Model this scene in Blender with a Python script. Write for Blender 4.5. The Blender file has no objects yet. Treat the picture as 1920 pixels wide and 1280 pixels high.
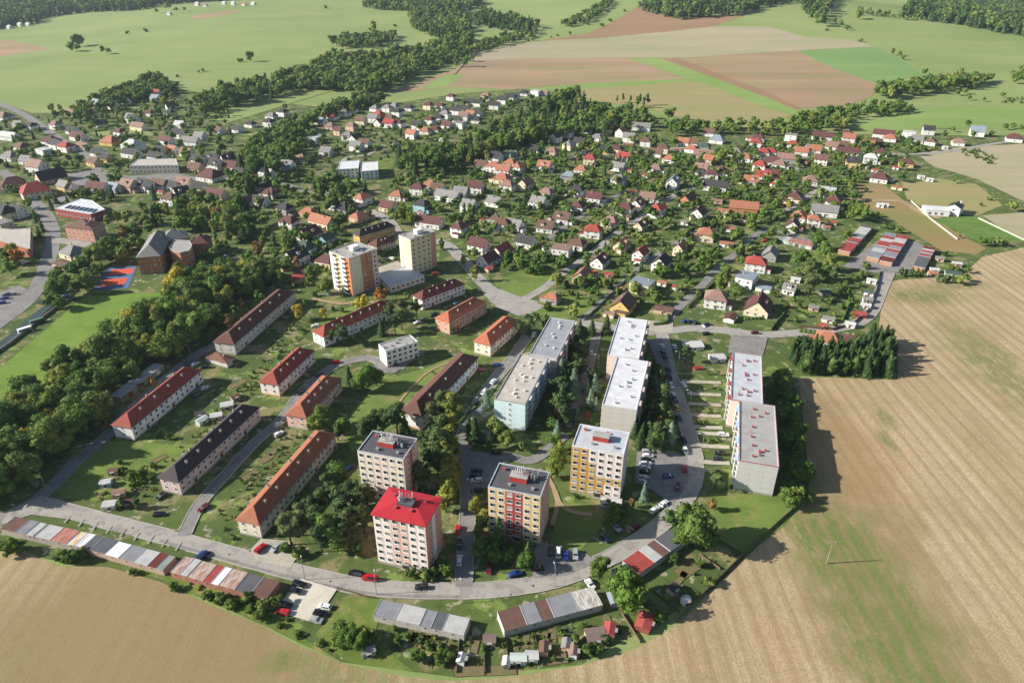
import bpy, bmesh, math, random
import numpy as np
from mathutils import Vector

# ------------------------------------------------------------------ camera, world, sun, exposure
R = math.radians
SC = bpy.context.scene
COL = SC.collection
CAM_H, PITCH, FPX, CX, CY = 172.0, 29.0, 1333.0, 960.0, 640.0
cam = bpy.data.cameras.new('camera'); cam.sensor_width = 36.0; cam.lens = 36.0*FPX/1920.0
cam.clip_start = 1.0; cam.clip_end = 12000.0
camo = bpy.data.objects.new('camera', cam); COL.objects.link(camo)
camo.location = (0, 0, CAM_H); camo.rotation_euler = (R(90-PITCH), 0, 0)
SC.camera = camo
SUN_EL, SHX, SHY = 28.0, 1.0, 0.08        # shadows fall towards +x
w = bpy.data.worlds.new('World'); SC.world = w; w.use_nodes = True
nt = w.node_tree; bg = nt.nodes['Background']
sky = nt.nodes.new('ShaderNodeTexSky'); sky.sky_type = 'NISHITA'; sky.sun_disc = False
sky.sun_elevation = R(SUN_EL); sky.sun_rotation = math.atan2(-SHX, -SHY)
sky.air_density = 1.0; sky.dust_density = 1.2; sky.altitude = 500
nt.links.new(sky.outputs[0], bg.inputs[0]); bg.inputs[1].default_value = 0.074
sl = bpy.data.lights.new('sun', 'SUN'); sl.energy = 5.0; sl.angle = R(0.5); sl.color = (1.0, 0.95, 0.87)
so = bpy.data.objects.new('sun', sl); COL.objects.link(so)
hd = Vector((SHX, SHY, 0)).normalized()*math.cos(R(SUN_EL))
so.rotation_euler = Vector((hd.x, hd.y, -math.sin(R(SUN_EL)))).to_track_quat('-Z', 'Y').to_euler()
so.location = (-300, 10, 300)
SC.view_settings.view_transform = 'Standard'; SC.view_settings.look = 'None'
SC.view_settings.exposure = 0.80; SC.view_settings.gamma = 1.0
SC.render.engine = 'CYCLES'
SC.cycles.use_denoising = True
SC.cycles.max_bounces = 5; SC.cycles.diffuse_bounces = 2; SC.cycles.glossy_bounces = 2
SC.cycles.transmission_bounces = 3; SC.cycles.transparent_max_bounces = 4; SC.cycles.volume_bounces = 0

# ------------------------------------------------------------------ helpers
rng = random.Random(7); NR = np.random.default_rng(11)
def sm(t):
    t = 0.0 if t < 0 else 1.0 if t > 1 else t
    return t*t*(3-2*t)
def zt(x, y):
    """terrain height: the settlement is level, the hills beyond it rise gently"""
    if y < 760: return 0.0
    k = sm((y-760)/1500.0)
    return k*(36 + 22*math.sin(x/430+0.9) + 13*math.sin(x/230+y/520+1.3) + 11*math.sin(y/310+0.4+x/900))
sp_, cp_ = math.sin(R(PITCH)), math.cos(R(PITCH))
def at(px, py, dz=0.0):
    """pixel of the 1920 px photograph -> the point where its ray meets the terrain raised by dz"""
    a, b = (px-CX)/FPX, (CY-py)/FPX
    dx, dy, dzz = a, cp_+b*sp_, -sp_+b*cp_
    t = (CAM_H-dz)/-dzz
    for _ in range(14):
        t = (CAM_H-dz-zt(dx*t, dy*t))/-dzz
        t = min(t, 6500.0)
    return Vector((dx*t, dy*t, zt(dx*t, dy*t)))
def T(c, r, zx, zy): return (480*c+zx/4.0, 320*r+zy/4.0)
def tag(o, label=None, cat=None, group=None, kind=None):
    if label: o['label'] = label
    if cat: o['category'] = cat
    if group: o['group'] = group
    if kind: o['kind'] = kind
    return o
def empty(name, loc, rz=0.0):
    o = bpy.data.objects.new(name, None); COL.objects.link(o)
    o.location = loc; o.rotation_euler = (0, 0, rz); o.empty_display_size = 1
    return o
def inst(name, me, parent=None, loc=(0, 0, 0), rz=0.0, sc=None):
    o = bpy.data.objects.new(name, me); COL.objects.link(o)
    o.location = loc; o.rotation_euler = (0, 0, rz)
    if sc: o.scale = sc
    if parent: o.parent = parent
    return o
class MB:
    def __init__(s): s.v, s.f, s.m = [], [], []
    def poly(s, pts, m=0):
        n = len(s.v); s.v += [tuple(p) for p in pts]; s.f.append(tuple(range(n, n+len(pts)))); s.m.append(m)
    def box(s, cx, cy, z0, sx, sy, sz, m=0, top=None):
        n = len(s.v); a, b = sx/2, sy/2; ta, tb = (a, b) if top is None else (top[0]/2, top[1]/2)
        s.v += [(cx-a, cy-b, z0), (cx+a, cy-b, z0), (cx+a, cy+b, z0), (cx-a, cy+b, z0),
                (cx-ta, cy-tb, z0+sz), (cx+ta, cy-tb, z0+sz), (cx+ta, cy+tb, z0+sz), (cx-ta, cy+tb, z0+sz)]
        for q in ((3, 2, 1, 0), (4, 5, 6, 7), (0, 1, 5, 4), (1, 2, 6, 5), (2, 3, 7, 6), (3, 0, 4, 7)):
            s.f.append(tuple(n+i for i in q)); s.m.append(m)
    def tube(s, p0, p1, r0, r1, n=6, m=0):
        p0, p1 = Vector(p0), Vector(p1); d = (p1-p0).normalized()
        u = d.cross(Vector((0, 0, 1)) if abs(d.z) < .9 else Vector((1, 0, 0))).normalized(); v = d.cross(u)
        k = len(s.v)
        for p, r in ((p0, r0), (p1, r1)):
            for i in range(n):
                a = 2*math.pi*i/n; s.v.append(tuple(p+u*(r*math.cos(a))+v*(r*math.sin(a))))
        for i in range(n):
            j = (i+1) % n; s.f.append((k+i, k+n+i, k+n+j, k+j)); s.m.append(m)
        s.f.append(tuple(k+i for i in range(n))); s.m.append(m)
        s.f.append(tuple(k+n+i for i in reversed(range(n)))); s.m.append(m)
    def hip(s, L, W, z, rise, oh=0.5, th=0.16, m=0, ridge=None):
        a, b = L/2+oh, W/2+oh
        rl = max(0.15, a-b*1.0) if ridge is None else ridge/2
        n = len(s.v)
        s.v += [(-a, -b, z-th), (a, -b, z-th), (a, b, z-th), (-a, b, z-th), (-a, -b, z), (a, -b, z), (a, b, z), (-a, b, z), (-rl, 0, z+rise), (rl, 0, z+rise)]
        for q in ((3, 2, 1, 0), (0, 1, 5, 4), (1, 2, 6, 5), (2, 3, 7, 6), (3, 0, 4, 7), (4, 5, 9, 8), (5, 6, 9), (6, 7, 8, 9), (7, 4, 8)):
            s.f.append(tuple(n+i for i in q)); s.m.append(m)
    def gable(s, L, W, z, rise, oh=0.45, th=0.18, m=0):
        a, b = L/2+oh, W/2+oh; zo = z-oh*rise/(W/2); n = len(s.v)
        for x in (-a, a):
            s.v += [(x, -b, zo), (x, 0, z+rise), (x, b, zo), (x, b, zo+th), (x, 0, z+rise+th), (x, -b, zo+th)]
        for i in range(6):
            j = (i+1) % 6; s.f.append((n+i, n+j, n+6+j, n+6+i)); s.m.append(m)
        for k in (0, 6):
            for q in ((0, 1, 4, 5), (1, 2, 3, 4)):
                s.f.append(tuple(n+k+i for i in (q if k == 0 else q[::-1]))); s.m.append(m)
    def gable_wall(s, L, W, z, rise, m=0):
        a, b = L/2, W/2; n = len(s.v)
        s.v += [(-a, -b, -.3), (a, -b, -.3), (a, b, -.3), (-a, b, -.3), (-a, -b, z), (a, -b, z), (a, b, z), (-a, b, z), (-a, 0, z+rise), (a, 0, z+rise)]
        for q in ((0, 1, 5, 4), (1, 2, 6, 9, 5), (2, 3, 7, 6), (3, 0, 4, 8, 7)):
            s.f.append(tuple(n+i for i in q)); s.m.append(m)
    def mesh(s, name, mats, smooth=False):
        me = bpy.data.meshes.new(name); me.from_pydata(s.v, [], s.f)
        for mt in mats: me.materials.append(mt)
        if len(mats) > 1: me.polygons.foreach_set('material_index', s.m)
        if smooth: me.polygons.foreach_set('use_smooth', [True]*len(me.polygons))
        me.update(); return me
    def build(s, name, mats, parent=None, loc=(0, 0, 0), rz=0.0, smooth=False):
        return inst(name, s.mesh(name, mats if isinstance(mats, (list, tuple)) else [mats], smooth), parent, loc, rz)
CACHE = {}
def cached(key, fn):
    if key not in CACHE: CACHE[key] = fn()
    return CACHE[key]

# ------------------------------------------------------------------ materials
def lin(h):
    h = h.lstrip('#'); o = []
    for i in (0, 2, 4):
        c = int(h[i:i+2], 16)/255.0; o.append(c/12.92 if c <= .04045 else ((c+.055)/1.055)**2.4)
    return (o[0], o[1], o[2], 1)
class NT:
    """small wrapper to write node trees briefly"""
    def __init__(s, name, rough=0.9, spec=0.25):
        s.m = bpy.data.materials.new(name); s.m.use_nodes = True; s.t = s.m.node_tree
        s.b = s.t.nodes['Principled BSDF']; s.b.inputs['Roughness'].default_value = rough
        s.b.inputs['Specular IOR Level'].default_value = spec
        s.co = s.t.nodes.new('ShaderNodeTexCoord').outputs['Object']
    def link(s, a, b): s.t.links.new(a, b)
    def val(s, v, sock):
        if hasattr(v, 'is_output'): s.link(v, sock)
        else: sock.default_value = v
    def mapped(s, scale=(1, 1, 1), rz=0.0, co=None):
        n = s.t.nodes.new('ShaderNodeMapping'); n.inputs['Scale'].default_value = scale; n.inputs['Rotation'].default_value = (0, 0, rz)
        s.link(co or s.co, n.inputs['Vector']); return n.outputs[0]
    def noise(s, scale, det=3.0, co=None, rough=0.55, dist=0.0):
        n = s.t.nodes.new('ShaderNodeTexNoise'); n.inputs['Scale'].default_value = scale; n.inputs['Detail'].default_value = det
        n.inputs['Roughness'].default_value = rough; n.inputs['Distortion'].default_value = dist
        s.link(co or s.co, n.inputs['Vector']); return n.outputs[0]
    def ramp(s, v, a, b, ca=(0, 0, 0, 1), cb=(1, 1, 1, 1)):
        n = s.t.nodes.new('ShaderNodeValToRGB'); e = n.color_ramp.elements
        e[0].position = a; e[1].position = b; e[0].color = ca; e[1].color = cb
        s.link(v, n.inputs[0]); return n.outputs[0]
    def math(s, op, a, b=0.0, c=None):
        n = s.t.nodes.new('ShaderNodeMath'); n.operation = op; s.val(a, n.inputs[0]); s.val(b, n.inputs[1])
        if c is not None: s.val(c, n.inputs[2])
        return n.outputs[0]
    def mix(s, f, a, b, mode='MIX'):
        n = s.t.nodes.new('ShaderNodeMix'); n.data_type = 'RGBA'; n.blend_type = mode
        s.val(f, n.inputs[0]); s.val(a, n.inputs[6]); s.val(b, n.inputs[7]); return n.outputs[2]
    def blob(s, x, y, r, soft=0.35, wob=0.5, ns=0.05, sx=1.0, sy=1.0):
        """0..1 mask of an irregular patch at a place on the ground"""
        m = s.t.nodes.new('ShaderNodeMapping'); m.inputs['Location'].default_value = (-x*sx/r, -y*sy/r, 0); m.inputs['Scale'].default_value = (sx/r, sy/r, 0)
        s.link(s.co, m.inputs['Vector'])
        l = s.t.nodes.new('ShaderNodeVectorMath'); l.operation = 'LENGTH'; s.link(m.outputs[0], l.inputs[0])
        d = s.math('ADD', l.outputs['Value'], s.math('MULTIPLY', s.math('SUBTRACT', s.noise(ns, 5), 0.5), wob*2))
        return s.ramp(d, 1-soft, 1+soft*.4, (1, 1, 1, 1), (0, 0, 0, 1))
    def bump(s, v, strength=0.3, dist=0.1):
        n = s.t.nodes.new('ShaderNodeBump'); n.inputs['Strength'].default_value = strength; n.inputs['Distance'].default_value = dist
        s.link(v, n.inputs['Height']); s.link(n.outputs[0], s.b.inputs['Normal'])
    def out(s, c): s.val(c, s.b.inputs['Base Color']); return s.m
def dark(c, k): return (c[0]*k, c[1]*k, c[2]*k, 1)
def plaster(name, hx, var=0.16, rough=0.9):
    n = NT(name, rough); c = lin(hx)
    a = n.mix(n.ramp(n.noise(0.35, 4), .35, .7), c, dark(c, 1-var))
    st = n.ramp(n.noise(1.0, 4, n.mapped((1.6, 1.6, .22))), .52, .78)
    return n.out(n.mix(n.math('MULTIPLY', st, .35), a, dark(c, .68)))
def tiles(name, hx, var=0.3, seams=False):
    n = NT(name, 0.8, .3); c = lin(hx)
    a = n.mix(n.ramp(n.noise(0.6, 5), .3, .72), c, dark(c, 1-var))
    a = n.mix(n.ramp(n.noise(3.5, 3), .45, .75), a, dark(c, .72))
    a = n.mix(n.math('MULTIPLY', n.ramp(n.noise(.22, 4), .55, .75), .4), a, (c[0]*.7+.03, c[1]*.9+.03, c[2]*.9+.025, 1))
    wv = n.t.nodes.new('ShaderNodeTexWave'); wv.bands_direction = 'X' if seams else 'Z'; wv.inputs['Scale'].default_value = .55 if seams else 1.6
    n.link(n.co, wv.inputs['Vector']); n.bump(wv.outputs['Fac'], .35, .06)
    oi = n.t.nodes.new('ShaderNodeObjectInfo')
    return n.out(n.mix(n.math('MULTIPLY', oi.outputs['Random'], .32), a, dark(c, .55)))
def flatroof(name, hx, var=.2):
    n = NT(name, .9); c = lin(hx)
    a = n.mix(n.ramp(n.noise(.3, 5), .35, .7), c, dark(c, 1-var))
    a = n.mix(n.math('MULTIPLY', n.ramp(n.noise(1.1, 5, n.mapped((1, .25, 1))), .55, .72), .5), a, dark(c, .6))
    return n.out(a)
def rusty(name, hx, rust='#8a5a44'):
    n = NT(name, .7); c = lin(hx)
    return n.out(n.mix(n.ramp(n.noise(1.0, 7, n.mapped((1.3, .35, 1)), .7), .40, .64), c, lin(rust)))
def paint(name, hx, rough=.3, spec=.5):
    n = NT(name, rough, spec); return n.out(lin(hx))
MW = {k: plaster('wall_'+v[0], v[1]) for k, v in dict(
    w=('white', '#e2dfd8'), c=('cream', '#ddceae'), y=('yellow', '#d9b872'), t=('tan', '#c9aa92'), g=('grey', '#9a9792'),
    e=('green', '#a9b8a0'), u=('blue', '#8fb4bf'), o=('orange', '#b9764a'), k=('brick', '#8a4c3c'), p=('pink', '#c9a49a')).items()}
WNAME = dict(w='white', c='cream', y='yellow', t='tan', g='grey', e='pale green', u='pale blue', o='orange', k='brick red', p='pink')
MR = {k: tiles('roof_'+v[0], v[1]) for k, v in dict(
    r=('red', '#a84e44'), o=('orange', '#b0745a'), b=('brown', '#75594a'), d=('dark', '#454342'), g=('grey', '#8d8a86'),
    k=('maroon', '#6a4440'), p=('faded', '#9a7a6c'), w=('white', '#c9c8c4'), l=('metal', '#8f9aa3'), e=('green', '#4c5f55')).items()}
RNAME = dict(r='bright red', o='orange', b='brown', d='dark grey', g='grey', k='dark red', p='faded brown', w='white', l='pale metal', e='green')
glass = NT('window_glass', .08, .6)
_oi = glass.t.nodes.new('ShaderNodeObjectInfo'); _cr = glass.t.nodes.new('ShaderNodeValToRGB'); _cr.color_ramp.interpolation = 'CONSTANT'
_e = _cr.color_ramp.elements; _e[0].color = (.018, .022, .028, 1); _e[1].position = .55; _e[1].color = (.05, .06, .07, 1)
_e.new(.72).color = (.22, .21, .19, 1); _e.new(.84).color = (.012, .014, .018, 1); _e.new(.93).color = (.38, .36, .33, 1)
glass.link(_oi.outputs['Random'], _cr.inputs[0]); glass = glass.out(_cr.outputs[0])
white = paint('white_frame', '#d9d8d4', .5)
concrete = plaster('concrete', '#9c978d')
chim = plaster('chimney_plaster', '#b5a99a')
metal = paint('grey_metal', '#8d8f90', .45)
darkmetal = paint('dark_metal', '#2c2d2e', .5)
doorm = paint('door_brown', '#4a3326', .6)
tyre = paint('tyre_rubber', '#151515', .8, .2)

def foliage(name, cs, trans=0.3):
    n = NT(name, .75, .15)
    at_ = n.t.nodes.new('ShaderNodeAttribute'); at_.attribute_name = 'rnd'
    oi = n.t.nodes.new('ShaderNodeObjectInfo')
    h = n.math('FRACT', n.math('ADD', at_.outputs['Fac'], oi.outputs['Random']))
    cr = n.t.nodes.new('ShaderNodeValToRGB'); e = cr.color_ramp.elements
    cl = [lin(c) for c in cs]
    e[0].position = 0; e[0].color = cl[0]; e[1].position = 1; e[1].color = cl[-1]
    for i, c in enumerate(cl[1:-1]): e.new((i+1)/(len(cl)-1)).color = c
    n.link(h, cr.inputs[0])
    geo = n.t.nodes.new('ShaderNodeNewGeometry')
    pos = n.noise(.55, 3, geo.outputs['Position'])
    c = n.mix(n.ramp(pos, .35, .68), n.mix(1.0, cr.outputs[0], (.72, .78, .66, 1), 'MULTIPLY'), n.mix(1.0, cr.outputs[0], (1.5, 1.42, 1.15, 1), 'MULTIPLY'))
    n.val(c, n.b.inputs['Base Color'])
    tr = n.t.nodes.new('ShaderNodeBsdfTranslucent'); n.link(c, tr.inputs[0])
    mx = n.t.nodes.new('ShaderNodeMixShader'); mx.inputs[0].default_value = trans
    n.link(n.b.outputs[0], mx.inputs[1]); n.link(tr.outputs[0], mx.inputs[2])
    n.link(mx.outputs[0], n.t.nodes['Material Output'].inputs[0])
    return n.m
FOL = dict(
    broad=foliage('broadleaf_foliage', ['#587434', '#647d42', '#4b6a33', '#708040', '#566c3b', '#869050']),
    birch=foliage('birch_foliage', ['#7c8844', '#8a8c4a', '#708042']),
    pine=foliage('pine_foliage', ['#4c6140', '#5a6c46', '#67724a']),
    spruce=foliage('spruce_foliage', ['#3c5435', '#48603c', '#526a42']),
    blue=foliage('blue_spruce_foliage', ['#7c9186', '#70877c', '#8a9c90']),
    poplar=foliage('poplar_foliage', ['#627640', '#708048']),
    thuja=foliage('thuja_foliage', ['#486036', '#5a7040']),
    yellow=foliage('yellowing_foliage', ['#a59a44', '#98903f', '#b09c44']),
    orange=foliage('orange_foliage', ['#a8743c', '#986c40']),
    brown=foliage('brown_foliage', ['#826a48', '#8c7048']),
    shrub=foliage('shrub_foliage', ['#566e36', '#667a3c', '#48612f', '#728043']))
bark = NT('bark', .95, .1); bark = bark.out(bark.mix(bark.noise(3, 3), lin('#4a3d30'), lin('#2d251d')))

# ground materials
def meadow(name, a, b, c, rows=None):
    n = NT(name, .95, .1)
    v = n.mix(n.ramp(n.noise(.0045, 5), .35, .66), lin(a), lin(b))
    v = n.mix(n.math('MULTIPLY', n.ramp(n.noise(.018, 5, n.mapped((.35, 1.6, 1), .2)), .48, .72), .6), v, lin(c))
    v = n.mix(n.math('MULTIPLY', n.ramp(n.noise(.35, 4), .4, .75), .35), v, dark(lin(a), .7))
    return n.out(v)
def ploughed(name, a, b, g=None, ang=.05):
    n = NT(name, .97, .1)
    v = n.mix(n.ramp(n.noise(.007, 5, n.mapped((.4, 2.2, 1), ang)), .35, .68), lin(a), lin(b))
    v = n.mix(n.math('MULTIPLY', n.ramp(n.noise(.05, 4, n.mapped((.08, 2.2, 1), ang)), .45, .7), .4), v, dark(lin(a), .78))
    if g: v = n.mix(n.math('MULTIPLY', n.ramp(n.noise(.012, 5, n.mapped((.4, 1.6, 1), ang)), .5, .7), .75), v, lin(g))
    return n.out(v)
m_meadow = meadow('meadow_grass', '#7b8b52', '#8b975e', '#979666')
m_meadow2 = meadow('far_green_field', '#6c8a50', '#78945a', '#869a60')
m_crop = meadow('green_crop_strip', '#788f4e', '#869a58', '#94a060')
m_brown = ploughed('ploughed_brown', '#a3896e', '#8f7960', '#858258')
m_pale = ploughed('pale_stubble', '#a79a80', '#989174', '#8b9268')
m_red = ploughed('reddish_soil', '#96785f', '#8b7056')
m_tan = ploughed('tan_green_field', '#9c8c66', '#8f8a5c', '#7d8a50')
m_drygrass = ploughed('dry_grass', '#94805a', '#85744c', '#757a46', .6)
def garden():
    n = NT('garden_ground', .95, .1)
    v = n.mix(n.ramp(n.noise(.02, 5), .38, .62), lin('#5c6a38'), lin('#4b5a32'))
    v = n.mix(n.ramp(n.noise(.075, 5), .53, .60), v, lin('#857c58'))
    v = n.mix(n.math('MULTIPLY', n.ramp(n.noise(.12, 4, n.mapped((1, 1, 1), .9)), .58, .62), .8), v, lin('#7d9048'))
    v = n.mix(n.math('MULTIPLY', n.ramp(n.noise(.22, 3), .60, .64), .8), v, lin('#a89f88'))
    v = n.mix(n.math('MULTIPLY', n.ramp(n.noise(.3, 5), .52, .66), .85), v, lin('#44522c'))
    v = n.mix(n.math('MULTIPLY', n.ramp(n.noise(1.6, 4), .4, .75), .5), v, lin('#4c5a30'))
    return n.out(v)
m_garden = garden()
def lawn(name, a, b, worn='#8b8250', wa=.25):
    n = NT(name, .95, .1)
    v = n.mix(n.ramp(n.noise(.05, 5), .35, .66), lin(a), lin(b))
    v = n.mix(n.math('MULTIPLY', n.ramp(n.noise(.16, 6), .5, .68), wa*2), v, lin(worn))
    v = n.mix(n.math('MULTIPLY', n.ramp(n.noise(.06, 6, n.mapped((1, 2.2, 1), .7)), .5, .62), .5), v, dark(lin(a), .7))
    v = n.mix(n.math('MULTIPLY', n.ramp(n.noise(1.4, 5), .4, .75), .4), v, dark(lin(a), .65))
    return n.out(v)
m_lawn = lawn('lawn_grass', '#62763a', '#728440', '#8a8052', .35)
m_pitch = lawn('pitch_grass', '#688338', '#738c3e', '#828e48', .25)
m_fresh = lawn('fresh_lawn', '#62803e', '#5a763a')
m_rough = lawn('rough_verge_grass', '#5a6f32', '#6d7a3c', '#9a8a5c', .4)
def asphalt(name, a, b, crack=.4):
    n = NT(name, .9, .25)
    v = n.mix(n.ramp(n.noise(.09, 5), .35, .68), lin(a), lin(b))
    v = n.mix(n.math('MULTIPLY', n.ramp(n.noise(.5, 6), .54, .62), crack), v, dark(lin(a), .55))
    v = n.mix(n.math('MULTIPLY', n.ramp(n.noise(.16, 3), .57, .59), crack*1.1), v, dark(lin(a), .62))
    v = n.mix(n.math('MULTIPLY', n.ramp(n.noise(.9, 2, None, .5, 2.5), .495, .505), .0), v, dark(lin(a), .5))
    v = n.mix(n.math('MULTIPLY', n.ramp(n.noise(6, 2), .4, .8), .25), v, dark(lin(b), .75))
    return n.out(v)
m_road = asphalt('worn_asphalt', '#96918a', '#a19b91')
m_road2 = asphalt('grey_asphalt', '#7e7b78', '#888480')
m_yard = asphalt('yard_concrete', '#a39c8e', '#b0a897', .3)
m_gravel = asphalt('pale_gravel', '#c9c2b2', '#bfb7a4', .2)
m_path = asphalt('dirt_path', '#a58f6f', '#978364', .2)
m_kerb = plaster('kerb_stone', '#aaa59a')
def stubble():
    n = NT('stubble', .97, .1)
    big = n.noise(.008, 4)
    v = n.mix(n.ramp(big, .38, .64), lin('#bea888'), lin('#ae9774'))
    row = n.noise(1.0, 4, n.mapped((1.6, .02, 1), -.02))
    v = n.mix(n.math('MULTIPLY', n.ramp(row, .45, .66), .55), v, lin('#9c8566'))
    row2 = n.noise(1.0, 3, n.mapped((.28, .006, 1), -.02))
    v = n.mix(n.math('MULTIPLY', n.ramp(row2, .5, .7), .6), v, lin('#d2bf9f'))
    tram = n.noise(1.0, 2, n.mapped((.17, .002, 1), -.02))
    v = n.mix(n.math('MULTIPLY', n.ramp(tram, .58, .66), .4), v, lin('#9a8262'))
    # darker weedy stubble in the southern part and along the block of flats
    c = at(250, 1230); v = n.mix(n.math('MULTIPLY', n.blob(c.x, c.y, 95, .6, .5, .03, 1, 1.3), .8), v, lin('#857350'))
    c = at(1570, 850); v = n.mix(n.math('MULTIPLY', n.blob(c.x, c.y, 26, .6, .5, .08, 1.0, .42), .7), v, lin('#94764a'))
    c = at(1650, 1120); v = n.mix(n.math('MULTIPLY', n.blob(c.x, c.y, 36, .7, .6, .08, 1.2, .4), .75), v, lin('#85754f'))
    gn = n.math('MULTIPLY', n.ramp(n.noise(.3, 7, n.mapped((1, .3, 1)), .7), .36, .52), n.ramp(n.noise(.9, 6, None, .7), .3, .5))
    for px, py, r, sx, sy, k in ((1630, 1120, 22, 1, .36, 1), (1700, 1260, 20, 1, .4, .9), (1530, 1000, 16, 1, .7, 1), (1590, 1010, 14, 1, .6, .8), (1655, 780, 6, 1.2, .5, .8), (1665, 830, 5, 1.3, .4, .8),
                                 (1730, 555, 26, .8, 1.6, .95), (1800, 535, 16, .6, 1.6, .7), (1870, 700, 30, 1.6, .6, .8), (1830, 640, 22, 1.6, .6, .6), (640, 1262, 20, .8, 2, .7), (540, 1235, 9, 1, 1.6, .8), (930, 1275, 20, .5, 2.5, .4)):
        c = at(px, py); v = n.mix(n.math('MULTIPLY', n.math('MULTIPLY', n.blob(c.x, c.y, r, .7, .6, .09, sx, sy), gn), k), v, lin('#5a7434'))
    wv = n.t.nodes.new('ShaderNodeTexWave'); wv.bands_direction = 'X'; wv.inputs['Scale'].default_value = .055; wv.inputs['Distortion'].default_value = 3.0; wv.inputs['Detail'].default_value = 4; wv.inputs['Detail Scale'].default_value = .4
    n.link(n.mapped((1, .05, 1), -.03), wv.inputs['Vector'])
    v = n.mix(n.math('MULTIPLY', n.ramp(wv.outputs['Fac'], .55, .95), .45), v, lin('#8f7858'))
    v = n.mix(n.math('MULTIPLY', n.ramp(wv.outputs['Fac'], .45, .05), .0), v, lin('#d2bf9f'))
    f = n.noise(2.2, 4); v = n.mix(n.math('MULTIPLY', n.ramp(f, .42, .66), .6), v, lin('#7d6b50'))
    f3 = n.noise(.9, 6, n.mapped((1.5, .5, 1)), .75); v = n.mix(n.math('MULTIPLY', n.ramp(f3, .48, .62), .4), v, lin('#8a785a'))
    v = n.mix(n.math('MULTIPLY', n.ramp(n.noise(.03, 6, None, .65), .5, .64), .3), v, lin('#7f7652'))
    f2 = n.noise(.45, 5); v = n.mix(n.math('MULTIPLY', n.ramp(f2, .5, .72), .3), v, lin('#7f6a48'))
    n.bump(row, .25, .15)
    return n.out(v)
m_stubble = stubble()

# ------------------------------------------------------------------ ground sheets
SURF = []          # (polygon, z, is_road)
LAYER = [0]
def inside(poly, x, y):
    c = False; j = len(poly)-1
    for i in range(len(poly)):
        xi, yi = poly[i]; xj, yj = poly[j]
        if (yi > y) != (yj > y) and x < (xj-xi)*(y-yi)/(yj-yi)+xi: c = not c
        j = i
    return c
def surf_z(x, y):
    z = 0.0
    for p, zz, rd, bb in SURF:
        if bb[0] <= x <= bb[1] and bb[2] <= y <= bb[3] and zz > z and inside(p, x, y): z = zz
    return z
def on_road(x, y):
    return any(rd and bb[0] <= x <= bb[1] and bb[2] <= y <= bb[3] and inside(p, x, y) for p, zz, rd, bb in SURF)
def reg(poly, z, rd):
    xs = [p[0] for p in poly]; ys = [p[1] for p in poly]
    SURF.append((poly, z, rd, (min(xs), max(xs), min(ys), max(ys))))
def lift(y, layer): return .004*layer + (.08+.012*layer)*sm((y-740)/150.0)
GX = [-3600+60*i for i in range(121)]; GY = [-300+50*i for i in range(98)]
def ground():
    m = MB(); n = len(GX)
    for y in GY:
        for x in GX: m.v.append((x, y, zt(x, y)))
    for j in range(len(GY)-1):
        for i in range(n-1): m.f.append((j*n+i, j*n+i+1, (j+1)*n+i+1, (j+1)*n+i)); m.m.append(0)
    o = m.build('ground', m_meadow, smooth=True); o['kind'] = 'structure'
ground()
def sheet(name, pix, mat, road=False, world=False, label=None):
    LAYER[0] += 1; L = LAYER[0]
    pts = pix if world else [at(*p) for p in pix]
    bm = bmesh.new(); vs = [bm.verts.new((p[0], p[1], 0)) for p in pts]
    fc = bm.faces.new(vs); bm.normal_update()
    if fc.normal.z < 0: fc.normal_flip()
    bmesh.ops.triangulate(bm, faces=bm.faces[:])
    ymax = max(p[1] for p in pts)
    if ymax > 760:
        x0, x1 = min(p[0] for p in pts), max(p[0] for p in pts); y0 = min(p[1] for p in pts)
        for x in GX:
            if x0 < x < x1: bmesh.ops.bisect_plane(bm, geom=bm.verts[:]+bm.edges[:]+bm.faces[:], plane_co=(x, 0, 0), plane_no=(1, 0, 0))
        for y in GY:
            if max(y0, 740) < y < ymax: bmesh.ops.bisect_plane(bm, geom=bm.verts[:]+bm.edges[:]+bm.faces[:], plane_co=(0, y, 0), plane_no=(0, 1, 0))
        for v in bm.verts: v.co.z = zt(v.co.x, v.co.y)
    for v in bm.verts: v.co.z += lift(v.co.y, L)
    me = bpy.data.meshes.new(name); bm.to_mesh(me); bm.free(); me.materials.append(mat)
    o = inst(name, me); o['kind'] = 'structure'
    if label: o['label'] = label
    reg([(p[0], p[1]) for p in pts], .004*L, road)
    return o
def catmull(pts, n=8):
    out = []; P = [pts[0]]+list(pts)+[pts[-1]]
    for i in range(1, len(P)-2):
        a, b, c, d = P[i-1], P[i], P[i+1], P[i+2]
        for k in range(n):
            t = k/n
            out.append(tuple(.5*((2*b[q])+(-a[q]+c[q])*t+(2*a[q]-5*b[q]+4*c[q]-d[q])*t*t+(-a[q]+3*b[q]-3*c[q]+d[q])*t**3) for q in (0, 1)))
    out.append((P[-2][0], P[-2][1])); return out
KERBS = []
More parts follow.
